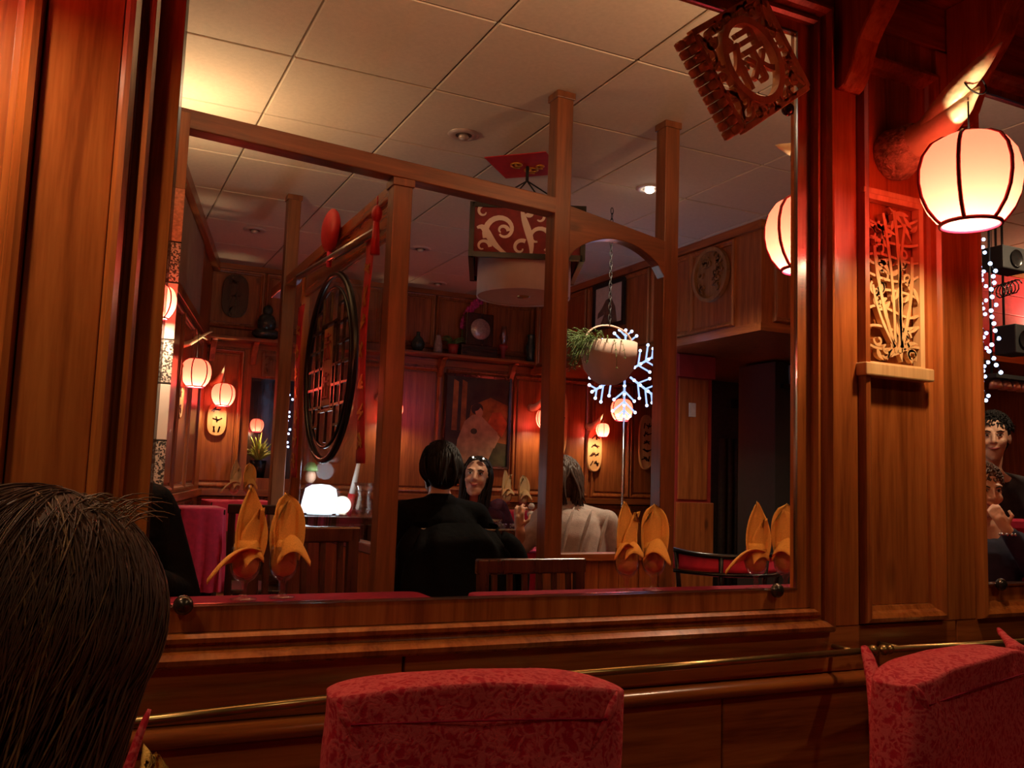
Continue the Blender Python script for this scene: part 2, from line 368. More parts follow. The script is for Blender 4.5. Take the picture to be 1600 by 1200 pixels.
def remeshed(g, name, mat, parent, voxel=0.008, smooth=6, loc=(0,0,0)):
    me = g.mesh(name, mat); t = bpy.data.objects.new('tmp', me); COL.objects.link(t)
    md = t.modifiers.new('r', 'REMESH'); md.mode = 'VOXEL'; md.voxel_size = voxel; md.use_smooth_shade = True
    if smooth:
        ms = t.modifiers.new('s', 'SMOOTH'); ms.iterations = smooth; ms.factor = 0.5
    dg = bpy.context.evaluated_depsgraph_get(); ev = t.evaluated_get(dg); m2 = bpy.data.meshes.new_from_object(ev); m2.name = name
    COL.objects.unlink(t); bpy.data.objects.remove(t); bpy.data.meshes.remove(me)
    if not m2.materials: m2.materials.append(MATS[mat])
    return link(name, m2, parent, loc)
def spiral(cx, cz, r0, r1, a0, a1, n=18):
    return [(cx + (r0+(r1-r0)*i/n)*math.cos(a0+(a1-a0)*i/n), cz + (r0+(r1-r0)*i/n)*math.sin(a0+(a1-a0)*i/n)) for i in range(n+1)]
def bez(p, n=12):
    out = []
    for i in range(n+1):
        q = [Vector((*x, 0)) if len(x) == 2 else Vector(x) for x in p]; t = i/n
        while len(q) > 1: q = [q[k].lerp(q[k+1], t) for k in range(len(q)-1)]
        out.append((q[0].x, q[0].y) if len(p[0]) == 2 else tuple(q[0]))
    return out
# ------------------------------------------------------------------ the setting
H = 2.68
struct(G().box(-2.6, 7.2, -2.8, 7.6, -0.06, 0).build('floor', 'floor_tile'))
ceil = struct(G().box(-2.6, 7.2, -2.8, 7.6, H, H + 0.06).build('ceiling', 'plaster_dark'))
tile_me = G().box(-0.2855, 0.2855, -0.311, 0.311, -0.010, 0.002).mesh('tile', 'ceiling_cream', 0.004, 1)
for i in range(-2, 11):
    for j in range(0, 10):
        link('tile', tile_me, ceil, (0.645 + 0.579 * (i - 0.5), 1.5 + 0.63 * (j + 0.5), H))
for n_, (x0, x1, y0, y1) in (('wall_behind', (-2.6, 7.2, -2.8, -2.7)), ('wall_near_left', (-2.6, -2.5, -2.7, 1.3)), ('wall_near_right', (7.1, 7.2, -2.7, 7.5))):
    struct(G().box(x0, x1, y0, y1, 0, H).build(n_, 'cedar_z'))

# near wall with its two mirrors
wf = G()
MX0, MX1, MZ0, MZ1 = 0.093, 1.218, 0.895, 1.975
NX0, NX1 = 1.737, 2.86
wf.box(-2.5, MX0, 0, 0.012, 0, H).box(MX0, MX1, 0, 0.012, 0, MZ0).box(MX0, MX1, 0, 0.012, MZ1, H).box(MX1, NX0, 0, 0.012, 0, H)
wf.box(NX0, NX1, 0, 0.012, 0, MZ0).box(NX0, NX1, 0, 0.012, MZ1, H).box(NX1, 7.1, 0, 0.012, 0, H)
wall = struct(wf.build('wall_front', 'pine_z', None, (0, 1.3, 0)))
OG = [(0, 0), (0, .016), (.005, .022), (.011, .021), (.015, .013), (.020, .013), (.024, .025), (.031, .033), (.038, .031), (.043, .022), (.044, 0)]
NARROW = [(0, 0), (.002, .010), (.010, .014), (.014, .024), (.022, .030), (.030, .027), (.034, .012), (.035, 0)]
G().frame(MX0, MX1, MZ0, MZ1, [(0, 0), (0, .006), (.033, .006), (.033, 0)]).build('frame_strip', 'pine_z', wall)
G().frame(NX0, NX1, MZ0, MZ1, [(0, 0), (0, .006), (.004, .006), (.004, 0)]).build('frame_strip', 'pine_z', wall)
def moulding(x0, x1, z0, z1, prof):
    G().frame(x0, x1, z0, z1, prof).build('moulding', 'pine_z', wall)
moulding(MX0 - .033, MX1 + .033, MZ0 - .034, MZ1 + .02, OG)
moulding(NX0 - .004, NX1 + .004, MZ0 - .035, MZ1 + .02, NARROW)
for x0, x1 in ((-0.076, 0.016), (1.295, 1.368), (1.602, 1.696), (-0.50, -0.41), (2.90, 3.02)):
    G().box(x0, x1, -.012, 0, .826, 2.03).build('stile', 'pine_z', wall, bevel=.002)
for x0, x1 in ((1.404, 1.566), (-.376, -.112)):
    moulding(x0, x1, .862, 1.935, NARROW)
    G().box(x0 - .002, x1 + .002, -.004, 0, .862, 1.935).build('panel', 'pine_z', wall)
for x0 in (-1.9, -.72, .46, 1.64, 2.82):
    G().box(x0, x0 + 1.176, -.011, 0, .744, .826).build('rail', 'pine_x', wall, bevel=.002)
    G().box(x0, x0 + 1.176, -.011, 0, 2.035, 2.13).build('rail', 'pine_x', wall, bevel=.002)
x0 = -1.9
while x0 < 4:
    G().box(x0, x0 + .588, -.006, 0, .10, .712).build('dado_panel', 'pine_x', wall, bevel=.003); x0 += .59
CR = [(-0.001, .712), (-.014, .714), (-.026, .720), (-.030, .729), (-.026, .737), (-.014, .742), (-.001, .743)]
for x0, x1 in ((-1.9, .46), (.4605, 2.2), (2.2005, 4.0)):
    g = G(); n = len(CR); g.add([(x0, y, z) for y, z in CR] + [(x1, y, z) for y, z in CR], [(i, i+1, n+i+1, n+i) for i in range(n-1)], True)
    g.build('chair_rail', 'pine_x', wall)
struct(G().box(-1.9, 4, -.014, 0, 0, .10).build('baseboard_front', 'pine_x', None, (0, 1.2995, 0), bevel=.003))

def mirror(name, label, x0, x1, clips):
    t = thing(name, label, 'mirror', (x0, 1.3, MZ0))
    w = x1 - x0; h = MZ1 - MZ0
    G().frame(.0, w, .0, h, [(-.004, .001), (-.004, .0065), (-.0005, .0075), (0, .002)]).build('bevelled_edge', 'mirror_edge', t)
    for cx, cz in clips:
        g = G(); g.lathe([(.0001, .018), (.008, .017), (.0125, .012), (.013, .006), (.009, .0), (.0001, 0)], 20)
        g.xf(Matrix.Rotation(R(90), 4, 'X')); g.build('mirror_clip', 'clip_metal', t, (cx - x0, -.007, cz - MZ0))
mirror('wall_mirror', 'large wall mirror with round clips in the middle wooden frame', MX0, MX1, [(.145, .899), (1.163, .896), (1.185, 1.806), (.10, 1.80)])
mirror('wall_mirror', 'wall mirror at the right edge of the picture beside the red lantern', NX0, NX1, [(1.771, .895), (2.8, .895)])

# shelf with corbels over the mirrors
sh = thing('wall_shelf', 'dark wooden shelf on scrolled corbels above the mirror frames', 'shelf', (0, 1.3, 2.13))
G().box(-1.9, 4, -.27, -.001, 0, .03).build('shelf_board', 'pine_x', sh, bevel=.006)
CP = [(0, -.255), (-.012, -.262), (-.026, -.255), (-.040, -.235), (-.052, -.205), (-.064, -.175), (-.082, -.15), (-.104, -.125), (-.122, -.10), (-.135, -.07), (-.15, -.045), (-.18, -.025), (-.21, -.018), (-.225, 0), (0, 0)]
g = G(); n = len(CP); g.add([(-.028, y, z) for y, z in CP] + [(.028, y, z) for y, z in CP], [tuple(range(n)), tuple(range(2*n-1, n-1, -1))] + [(i, n+i, n+(i+1) % n, (i+1) % n) for i in range(n)])
cme = g.mesh('corbel', 'pine_z', .003, 1)
for x in (-.03, 1.335, 1.66, 2.96): link('corbel', cme, sh, (x, -.013, 0))

# brass rods that the chair covers hang from
def rod(label, x0, z0, x1, z1):
    t = thing('brass_rod', label, 'rod', (x0, 1.235, z0), 0, 'brass rods along the wall')
    d = Vector((x1 - x0, 0, z1 - z0))
    G().tube([(0, 0, 0), d], .0062, 10).build('rod', 'brass', t)
    for p in (Vector((0, 0, 0)), d):
        g = G(); s = -1 if p.length == 0 else 1
        for k, (dx, r) in enumerate(((0, .009), (.008, .0065), (.016, .0105))): g.ball(p + Vector((s*dx, 0, 0)), r, 12, 8)
        g.build('finial', 'brass', t)
        b = p - Vector((s*.03, 0, 0)); G().tube([b, b + Vector((0, .052, 0))], .005, 8).build('bracket', 'brass', t)
rod('brass rod at the left running behind the brocade chair back', -.15, .757, .575, .785)
rod('long brass rod under the large mirror', .632, .785, 1.33, .790)
rod('brass rod at the right below the second mirror', 1.388, .790, 2.4, .782)

# panelled walls of the dining room
PANEL = [(0, 0), (.004, .010), (.012, .014), (.018, .022), (.028, .024), (.034, .014), (.036, 0)]
def panelled(name, loc, rz, length, z0, z1, bays, mat='cedar_z', mx='cedar_x', rails=(), holes=()):
    g = G()
    if holes:
        (a, b, c, d), = holes; g.box(0, a, 0, .06, z0, z1).box(b, length, 0, .06, z0, z1).box(a, b, 0, .06, z0, c).box(a, b, 0, .06, d, z1)
    else: g.box(0, length, 0, .06, z0, z1)
    w = struct(g.build(name, mat, None, loc, rz))
    for (a, b, c, d) in bays:
        G().frame(a, b, c, d, PANEL).build('moulding', mat, w)
        G().box(a + .012, b - .012, -.010, 0, c + .012, d - .012).build('panel', mat, w, bevel=.004)
    for (a, b, c, d, p) in rails: G().box(a, b, -p, 0, c, d).build('rail', mx, w, bevel=.003)
    return w
low = [(.06, .36), (.44, .82), (.90, 1.50), (1.58, 1.98), (2.72, 3.10), (3.18, 3.52), (3.60, 4.00), (4.08, 4.42)]
bays = [(.06, .34, .98, 1.97), (1.62, 1.98, .98, 1.97), (2.10, 2.66, 1.0, 1.97), (2.74, 3.10, .98, 1.97), (3.18, 3.46, .98, 1.97), (3.56, 3.90, .98, 1.97), (3.98, 4.34, .98, 1.97), (.86, 1.54, .98, 1.97)]
bays += [(a, a + .40, 2.20, 2.60) for a in (.06, .54, 1.02, 1.50, 1.98, 2.46)]
bays += [(a, a + .46, .15, .84) for a in (.06, .62, 1.18, 1.74, 2.30, 2.86, 3.42, 3.98)]
wall_far = panelled('wall_back', (.76, 7.2, 0), 0, 4.46, 0, H, bays, rails=[(0, 4.46, .88, .93, .05), (0, 4.46, 2.02, 2.08, .02), (0, 4.46, 2.63, 2.68, .04)], holes=[(.44, .80, 1.02, 1.80)])
th = math.atan2(5.9, 1.27); LW = math.hypot(5.9, 1.27)
LW = math.hypot(3.3, .71)
panelled('wall_left', (.15, 3.9, 0), th, LW, 0, H, [(a, a + .5, z, zz) for a in (.5, 1.1, 1.7, 2.3) for z, zz in ((.98, 1.95), (.15, .84))],
         rails=[(0, LW, .88, .93, .03), (0, LW, 2.02, 2.08, .03), (0, LW, 2.60, 2.68, .05)])
struct(G().box(-1.0, .15, 3.9, 3.96, 0, H).build('wall_return', 'cedar_z')); struct(G().box(-1.06, -1.0, 1.312, 3.96, 0, H).build('wall_side', 'cedar_z'))
G().box(0, 2.5, -.012, 0, 2.10, 2.59).build('plaster_board', 'plaster_dark', bpy.data.objects['wall_left'])
# bulkhead on the right
bh = struct(G().box(0, 3.4, 0, 2.95, 2.01, H).build('wall_bulkhead', 'cedar_z', None, (3.6, 4.12, 0)))
for a in (.10, .98, 1.86, 2.3):      # panels on the face turned to the room (x = 3.6)
    b = a + (.78 if a < 1 else .38)
    f = G().frame(a, b, 2.10, 2.58, PANEL).xf(Matrix.Rotation(R(-90), 4, 'Z')); f.build('moulding', 'cedar_z', bh, (0, 2.95, 0))
f = G().frame(.12, .60, 2.10, 2.58, PANEL); f.build('moulding', 'cedar_z', bh)
G().box(-.03, 3.4, -.03, 0, 2.62, 2.68).build('cornice', 'cedar_x', bh); G().box(-.03, 0, 0, 2.95, 2.62, 2.68).build('cornice', 'cedar_y', bh)
G().box(-.03, 3.4, -.03, .02, 2.0, 2.05).build('cornice', 'cedar_x', bh); G().box(-.03, .02, .02, 2.95, 2.0, 2.05).build('cornice', 'cedar_y', bh)
for k in range(4): G().box(1.4, 3.4, -.018, 0, 2.062 + k*.14, 2.198 + k*.14).build('plank', 'pink_wall', bh, bevel=.003)
# doorway under the bulkhead
dw = struct(G().box(0, .30, 0, .10, 0, 2.01).build('door_1', 'red_lac', None, (3.79, 5.2, 0)))
G().box(-.01, .31, -.03, 0, 1.84, 2.0).build('lintel', 'red_lac', dw, bevel=.004)
G().box(.01, .26, -.012, 0, .98, 1.83).build('panel', 'cedar_z', dw, bevel=.003)
G().box(-.01, .31, -.025, 0, 0, .96).build('panel', 'cedar_z', dw, bevel=.004)
G().box(.09, .15, -.018, -.012, 1.56, 1.66).build('light_switch', 'paper_white', dw, bevel=.003)
wd = struct(G().box(0, 2.5, 0, .06, 0, 2.01).build('wall_doorway', 'curtain_olive', None, (4.7, 6.4, 0)))
G().box(.55, .95, -.02, 0, 1.78, 1.86).build('notice_strip', 'black_matte', wd)
for k in range(5):
    g = G(); g.tube([(0, 0, .02), (0, 0, 1.5)], .035, 8); g.build('curtain_fold', 'curtain_olive', wd, (.42 + .075*k, -.05, 0))

# timber frame of the room divider
def post(label, x, y, z0, z1, w=.074):
    t = thing('timber_post', label, 'post', (x, y, z0), 0, 'timber posts of the divider')
    G().box(-w/2, w/2, -w/2, w/2, 0, z1 - z0).build('shaft', 'beam_z', t, bevel=.004)
    G().box(-w/2 - .006, w/2 + .006, -w/2 - .006, w/2 + .006, z1 - z0 - .03, z1 - z0).build('head_block', 'beam_z', t, bevel=.003)
post('tall wooden post standing beside the pendant lamp', 1.705, 3.17, 0, H - .01)
post('tall wooden post right of the snowflake light', 2.262, 3.20, 0, H - .01)
post('short-looking wooden post left of the round lattice, reaching the ceiling', 1.035, 5.17, 0, H - .01)
post('wooden post under the long ceiling beam, right of the lattice', 1.028, 3.17, 0, 2.180)
g = G().box(0, 1.665, -.037, .037, 0, .068); b = g.build('timber_beam', 'beam_x', None, (.01, 3.17, 2.230), bevel=.004, rot=(0, R(2.7), 0))
tag(b, 'long wooden beam running under the ceiling to the tall post', 'beam')
AP = [(0, .14), (0, -.10)] + [(x, -.10 + .13*math.sin(PI*min(1, max(0, (x)/.48)))**.6) for x in [.03 + .021*k for k in range(21)]] + [(.482, -.10), (.482, .06)]
g = G(); g.prism(AP, -.028, .028); o = g.build('arched_brace', 'beam_x', None, (1.7435, 3.185, 2.065), bevel=.003); tag(o, 'arched wooden brace between the two tall posts', 'brace')
dwf = thing('low_partition', 'low plank partition with a capping rail between the two tall posts', 'partition', (1.745, 3.18, 0))
for k in range(5): G().box(k*.096, k*.096 + .094, -.012, .012, .02, .765).build('plank', 'cedar_z', dwf, bevel=.002)
G().box(-.0, .478, -.035, .035, .765, .795).build('capping_rail', 'cedar_x', dwf, bevel=.004)

# glazed partition with the round lattice, running away from the mirror
gp = thing('glass_partition', 'glazed wooden partition with plank base running back from the post', 'partition', (1.04, 3.21, 0))
L0_ = 1.50
G().box(-.03, .03, 0, 2.35, 2.135, 2.19).build('top_rail', 'pine_y', gp, bevel=.004)
G().box(-.012, .012, 0, L0_, 2.0, 2.135).build('header_board', 'pine_y', gp)
G().box(-.022, .022, 0, L0_, .78, .82).build('sill_rail', 'chrome', gp, bevel=.006)
G().box(-.025, .025, L0_, L0_ + .04, 0, 2.135).build('end_stile', 'pine_z', gp, bevel=.004)
G().box(-.004, .004, .002, L0_, .82, 2.0).build('pane', 'pane_glass', gp)
for k in range(12): G().box(-.015, .015, .003 + k*.125, .125 + k*.125, .02, .78).build('plank', 'cedar_z', gp, bevel=.002)
G().box(-.02, .02, 0, L0_, .40, .44).build('middle_rail', 'pine_y', gp, bevel=.003)
t = tag(G().tube([(0, 0, 0), (0, 1.36, .078)], .017, 12).build('curtain_rod', 'chrome', None, (.985, 3.31, 2.015)), 'silvery rod along the top of the glazed partition', 'rod')

# round lattice
lt = thing('round_lattice', 'round black fretwork lattice hung on the glazed partition', 'lattice', (1.012, 4.05, 1.56))
RR = .425
g = G(); pr = []
for k in range(49):
    a = 2*PI*k/48; pr.append((0, RR*math.cos(a), RR*math.sin(a)))
g.tube(pr, .016, 8, False); g.build('outer_ring', 'black_gloss', lt)
g = G(); g.tube([(0, q[1]*.86, q[2]*.86) for q in pr], .008, 6, False); g.build('inner_ring', 'black_gloss', lt)
def lb(y0, z0, y1, z1): G().bar((0, y0, z0), (0, y1, z1), .012, .012, (1, 0, 0)).build('lattice_bar', 'black_gloss', lt)
for y in (-.24, -.14, .14, .24):
    hgt = math.sqrt((RR*.86)**2 - y*y); lb(y, -hgt, y, hgt)
for z in (-.18, -.09, 0, .09, .18):
    for s in (-1, 1): lb(s*.09, z, s*math.sqrt((RR*.86)**2 - z*z), z)
for z in (-.20, .20): lb(-.14, z, .14, z)
for s in (-1, 1): lb(s*.085, -.2, s*.085, .2); lb(0, s*.2, 0, s*.345)
for s in (-1, 1):
    for q in (-1, 1): lb(s*.14, q*.27, s*.24, q*.27)
cb = G().box(-.008, .008, -.075, .075, -.18, .18).build('centre_block', 'carving_dark', lt, bevel=.003)
for cz in (-.09, .09):
    g = G()
    for q in ((-.05, .05, .05, .05), (-.05, .02, .05, .02), (-.045, -.05, .045, -.05), (0, .065, 0, -.06), (-.04, .0, -.05, -.06), (.04, .0, .05, -.06)):
        g.bar((-.010, q[0], cz + q[1]), (-.010, q[2], cz + q[3]), .008, .006, (1, 0, 0))
    g.build('carved_mark', 'red_lac', cb)

# banded pillar at the left edge of the mirror
pl = thing('banded_pillar', 'white and speckled granite banded pillar at the mirror left edge', 'pillar', (.125, 3.02, 0))
zs = [(0, .95, 'pillar_white'), (.95, 1.159, 'granite'), (1.162, 1.333, 'pillar_white'), (1.337, 1.469, 'granite'), (1.473, 1.648, 'pillar_white'), (1.652, 1.776, 'granite'), (1.780, 1.95, 'pillar_lantern_tint'), (1.95, 2.20, 'carving_dark')]
for a, b_, m in zs: G().box(-.125, .125, -.08, .08, a, b_).build('band', m, pl, bevel=.002)
for a in (1.1595, 1.334, 1.470, 1.649, 1.777): G().box(-.1255, .1255, -.0805, .0805, a, a + .003).build('joint', 'black_matte', pl)

# recessed ceiling lights
def spot(x, y, label, lit=False):
    t = thing('ceiling_spot', label, 'ceiling light', (x, y, H - .010), 0, 'recessed ceiling spots'); t.scale = (1.3, 1.3, 1.3)
    G().lathe([(.030, -.004), (.046, -.007), (.056, -.004), (.058, .0)], 28).build('trim_ring', 'spot_trim', t)
    G().lathe([(.0001, -.002), (.030, -.002)], 20).build('reflector', 'spot_dark', t)
    G().ball((0, 0, -.010), (.019, .019, .012), 14, 8).build('lamp', 'spot_glow' if lit else 'spot_trim', t)
    if lit: light('spot_light', 'SPOT', (0, 0, -.04), 60, (1, .76, .50), .02, None, t, R(130))
spot(1.52, 3.78, 'unlit ceiling spot left of the red ceiling card')
spot(.965, 6.05, 'unlit ceiling spot above the far left lanterns')
spot(2.60, 6.90, 'unlit ceiling spot close to the far wall above the clock')
spot(2.08, 5.90, 'unlit ceiling spot between the lattice and the pendant lamp')
spot(2.69, 3.97, 'brightly lit ceiling spot right of the pendant lamp', True)
# ------------------------------------------------------------------ lanterns
LP = [(.030, .080), (.046, .078), (.066, .066), (.080, .045), (.087, .018), (.0875, -.006), (.083, -.032), (.073, -.056), (.058, -.076), (.050, -.083)]
SHADE = G().lathe(LP, 48).mesh('shade', 'lantern_paper')
RIM = G().lathe([(.049, -.081), (.054, -.082), (.054, -.088), (.049, -.088), (.049, -.081)], 36).mesh('bottom_rim', 'rib_crimson')
CAP = G().lathe([(.026, .086), (.030, .086), (.034, .080), (.030, .077), (.026, .086)], 28).mesh('top_cap', 'rib_crimson')
OPENING_GLOW = G().lathe([(.0001, -.084), (.049, -.084)], 28).mesh('opening_glow_disc', 'opening_glow')  # disc added across the open bottom so that it shines white
RIB = G().tube([(r + .0012, 0, z) for r, z in LP], .0038, 6).mesh('rib', 'rib_crimson')
BULB = G().ball((0, 0, -.052), (.017, .017, .022), 14, 10).mesh('bulb', 'bulb_glow')
def lantern(label, loc, cord=.10, w=1.0, scale=1.0, rz=0.0, power=True):
    t = thing('paper_lantern', label, 'lantern', loc, rz, 'glowing red paper lanterns'); t.scale = (scale,)*3
    s = link('shade', SHADE, t)
    for k in range(6): link('rib', RIB, t, (0, 0, 0), R(60*k + 8))
    link('bottom_rim', RIM, t); link('opening_glow_disc', OPENING_GLOW, t); link('top_cap', CAP, t); link('bulb', BULB, t)
    G().tube([(0, 0, .084), (0, 0, .084 + cord)], .0016, 6).build('cord', 'black_matte', t); G().bar((-.028, 0, .083), (.028, 0, .083), .003).build('hanger_bar', 'black_matte', t)
    if power: light('lantern_light', 'POINT', (0, 0, -.064), LANTERN_W*w, (1.0, .70, .42), .018, None, t)
    return t
lantern('large glowing red lantern hanging from the ivory horn at right', (1.443, 1.092, 1.657), .065, rz=R(18))
lantern('glowing lantern half cut off by the right edge of the large mirror', (1.447, 1.512, 1.655), .065)
lantern('lantern over the left wooden post, outside the large mirror', (-.245, 1.09, 1.80), .08, 1.35)
lantern('lantern showing as a sliver beside the banded pillar', (.189, 2.85, 1.571), 1.74, scale=.6)
lantern('lantern left of the banded pillar, hidden by the left frame', (-.245, 1.51, 1.80), .08, 1.35)
lantern('nearer of the two lanterns at far left, under the forked branch', (.61, 5.6, 1.643), .16)
lantern('farther of the two lanterns at far left, above the oval white plaque', (.966, 7.0, 1.636), .12)
lantern('lantern peeking out right of the post by the round lattice', (2.29, 7.0, 1.61), .12)
lantern('lantern directly below the snowflake light', (3.782, 5.9, 1.643), .28)
lantern('small lantern built for a mirror reflection, below the hanging planter', (4.30, 7.02, 1.552), .10, scale=.72)  # a lantern's reflection in another mirror, built as a smaller lantern
lantern('lantern mostly hidden behind the tall post by the painting', (3.70, 7.0, 1.62), .12)
lantern('tiny lantern inside the recess built for a far mirror', (1.30, 7.42, 1.44), .25, .25, .62)
lantern('red lantern in the right-hand mirror by the pink wall', (5.50, 3.55, 2.20), .385)

# ivory horn arm holding the lantern
def horn(label, loc, rz, s, fork=True):
    t = thing('ivory_horn', label, 'horn', loc, rz); t.scale = (s,)*3
    # local: -y is away from the wall
    g = G(); g.tube([(0, 0, 0), (0, -.012, -.004), (.0, -.04, .0), (0, -.075, .008)], [.052, .055, .047, .036], 18); g.build('carved_base', 'tusk_carved', t)
    g = G(); g.tube(bez([(0, -.06, .002), (0, -.12, .005), (.005, -.19, .03), (.01, -.222, .055)], 12), [.034, .034, .033, .032, .031, .030, .028, .025, .022, .018, .012, .008, .002], 14); g.build('shaft', 'tusk', t)
    if fork:
        g = G(); g.tube(bez([(0, -.10, .005), (-.01, -.17, .055), (-.004, -.235, .085), (.0, -.285, .11)], 12), [.026, .027, .026, .025, .024, .023, .021, .019, .017, .014, .010, .006, .001], 12); g.build('prong', 'tusk', t)
        g = G(); g.tube([(.006 + .025*math.cos(a), -.214 + .010*math.sin(a), .066 + .026*math.sin(a)) for a in [2*PI*k/16 for k in range(17)]], .0016, 6); g.build('cord_wrap', 'black_matte', t)
    return t
horn('large ivory horn bracket above the big red lantern at right', (1.478, 1.296, 1.775), R(-9), 1.0)
horn('ivory horn of the lantern cut off by the mirror right edge', (1.478, 1.314, 1.775), R(189), 1.0)
horn('ivory horn outside the picture at the left post', (-.21, 1.296, 1.93), R(-9), 1.0)
horn('ivory horn hidden behind the left frame', (-.21, 1.314, 1.93), R(189), 1.0)
t = thing('forked_branch', 'pale forked branch arm above the far left lantern', 'branch', (.50, 5.62, 1.80))
G().tube(bez([(0, 0, 0), (.05, 0, 0), (.10, .0, .03), (.15, 0, .09), (.19, 0, .10)], 14), [.022 - .0013*k for k in range(15)], 8).build('stem', 'tusk', t)
G().tube(bez([(.09, 0, .045), (.12, 0, .08), (.15, 0, .06), (.165, 0, .045)], 8), [.012 - .001*k for k in range(9)], 7).build('twig', 'tusk', t)
for lab, p in (('small pale horn above the far lantern left of the mirror recess', (.906, 7.185, 1.735)), ('small horn above the little lantern below the planter', (4.24, 7.185, 1.585)), ('small horn of the lantern hidden by the tall post', (3.64, 7.185, 1.72)), ('small horn of the lantern peeking out by the lattice post', (2.23, 7.185, 1.71))):
    t = thing('horn_bracket', lab, 'horn', p)
    G().tube(bez([(0, 0, 0), (.03, -.06, -.02), (.05, -.12, .05), (.06, -.17, .12)], 10), [.03, .032, .032, .031, .029, .026, .022, .018, .012, .007, .002], 10).build('shaft', 'tusk', t)
    G().ball((0, -.008, 0), (.036, .02, .036), 14, 8).build('carved_base', 'tusk_carved', t)

# ------------------------------------------------------------------ carvings
def text_mesh(ch, size, depth):
    cu = bpy.data.curves.new('txt', 'FONT'); cu.body = ch; cu.size = size; cu.extrude = depth; cu.align_x = 'CENTER'; cu.align_y = 'CENTER'; cu.offset = .0012
    o = bpy.data.objects.new('txt', cu); COL.objects.link(o)
    dg = bpy.context.evaluated_depsgraph_get(); me = bpy.data.meshes.new_from_object(o.evaluated_get(dg)); COL.objects.unlink(o); bpy.data.objects.remove(o)
    return me
# square openwork plaque tilted over the top right corner of the mirror
fp = thing('carved_plaque', 'square openwork wood plaque with a character in an oval ring, hung corner up', 'carving', (1.078, 1.268, 1.868))
FR = Matrix.Rotation(R(-37), 4, 'Y')        # tilt in the wall plane (local xz)
def fbuild(g, name, mat='carving', parent=fp, bevel=0.0): return g.xf(FR).build(name, mat, parent, bevel=bevel)
S = .098
g = G()
for a, b in (((-S, -S), (S, -S)), ((S, -S), (S, S)), ((S, S), (-S, S)), ((-S, S), (-S, -S))): g.ribbon([a, b], .012, -.008, .008)
fbuild(g, 'border', bevel=.001)
g = G(); ov = [(.062*math.cos(2*PI*k/36), .078*math.sin(2*PI*k/36)) for k in range(37)]; g.ribbon(ov, .013, -.012, .008); fbuild(g, 'oval_ring')
for sx in (-1, 1):
    for sz in (-1, 1):
        g = G()
        g.ribbon(spiral(sx*.074, sz*.072, .020, .004, 0, 5.2*sx), [.008]*19, -.008, .006)
        g.ribbon(spiral(sx*.082, sz*.040, .013, .003, 2, 2 + 4.5*sz), [.006]*19, -.008, .006)
        g.ribbon(spiral(sx*.048, sz*.088, .011, .003, 1, 1 + 4.5*sx), [.006]*19, -.008, .006)
        g.ribbon(bez([(sx*.098, sz*.02), (sx*.07, sz*.03), (sx*.066, sz*.05), (sx*.09, sz*.09)]), .006, -.008, .006)
        fbuild(g, 'scroll')
r2 = random.Random(8)
for k in range(22):
    a = 2*PI*k/22; q = r2.uniform(1.18, 1.42); x, z = .062*q*math.cos(a), .078*q*math.sin(a)
    x = max(-.088, min(.088, x)); z = max(-.088, min(.088, z)); b = r2.uniform(0, 6)
    g = G(); g.ribbon(spiral(x, z, .013, .003, b, b + r2.choice((-1, 1))*4.6, 12), .0055, -.008, .006); fbuild(g, 'scroll')
try:
    me = text_mesh('\u7984', .098, .005)
    if len(me.polygons) < 8: raise RuntimeError
    me.transform(Matrix.Scale(1.18, 4, (0, 1, 0))); me.transform(Matrix.Rotation(R(90), 4, 'X')); me.transform(FR); me.materials.clear(); me.materials.append(MATS['carving']); link('character', me, fp)
except Exception:
    g = G()
    for q in ((-.03, .05, -.02, .04), (-.045, .025, -.012, .025), (-.012, .025, -.04, -.01), (-.026, .01, -.026, -.06), (0, .05, .035, .05), (.035, .05, .03, .025), (0, .03, .035, .03), (-.005, .012, .042, .012), (.018, .012, .018, -.055), (.0, -.01, .01, -.02), (.0, -.045, .012, -.03), (.036, -.005, .024, -.02), (.024, -.03, .04, -.05)):
        g.ribbon([(q[0], q[1]), (q[2], q[3])], .008, -.008, .006)
    fbuild(g, 'character')
for k in range(11):                      # rolled, segmented left border
    z = -S + .018*k + .008
    g = G(); g.tube([(-S - .012, 0, z - .0085), (-S - .012, 0, z - .006), (-S - .012, 0, z + .006), (-S - .012, 0, z + .0085)], [.009, .0125, .0125, .009], 10); fbuild(g, 'bead')
    g = G(); g.tube([(-S - .028, .006, z - .0085), (-S - .028, .006, z - .006), (-S - .028, .006, z + .006), (-S - .028, .006, z + .0085)], [.006, .010, .010, .006], 10); fbuild(g, 'bead', 'carving')

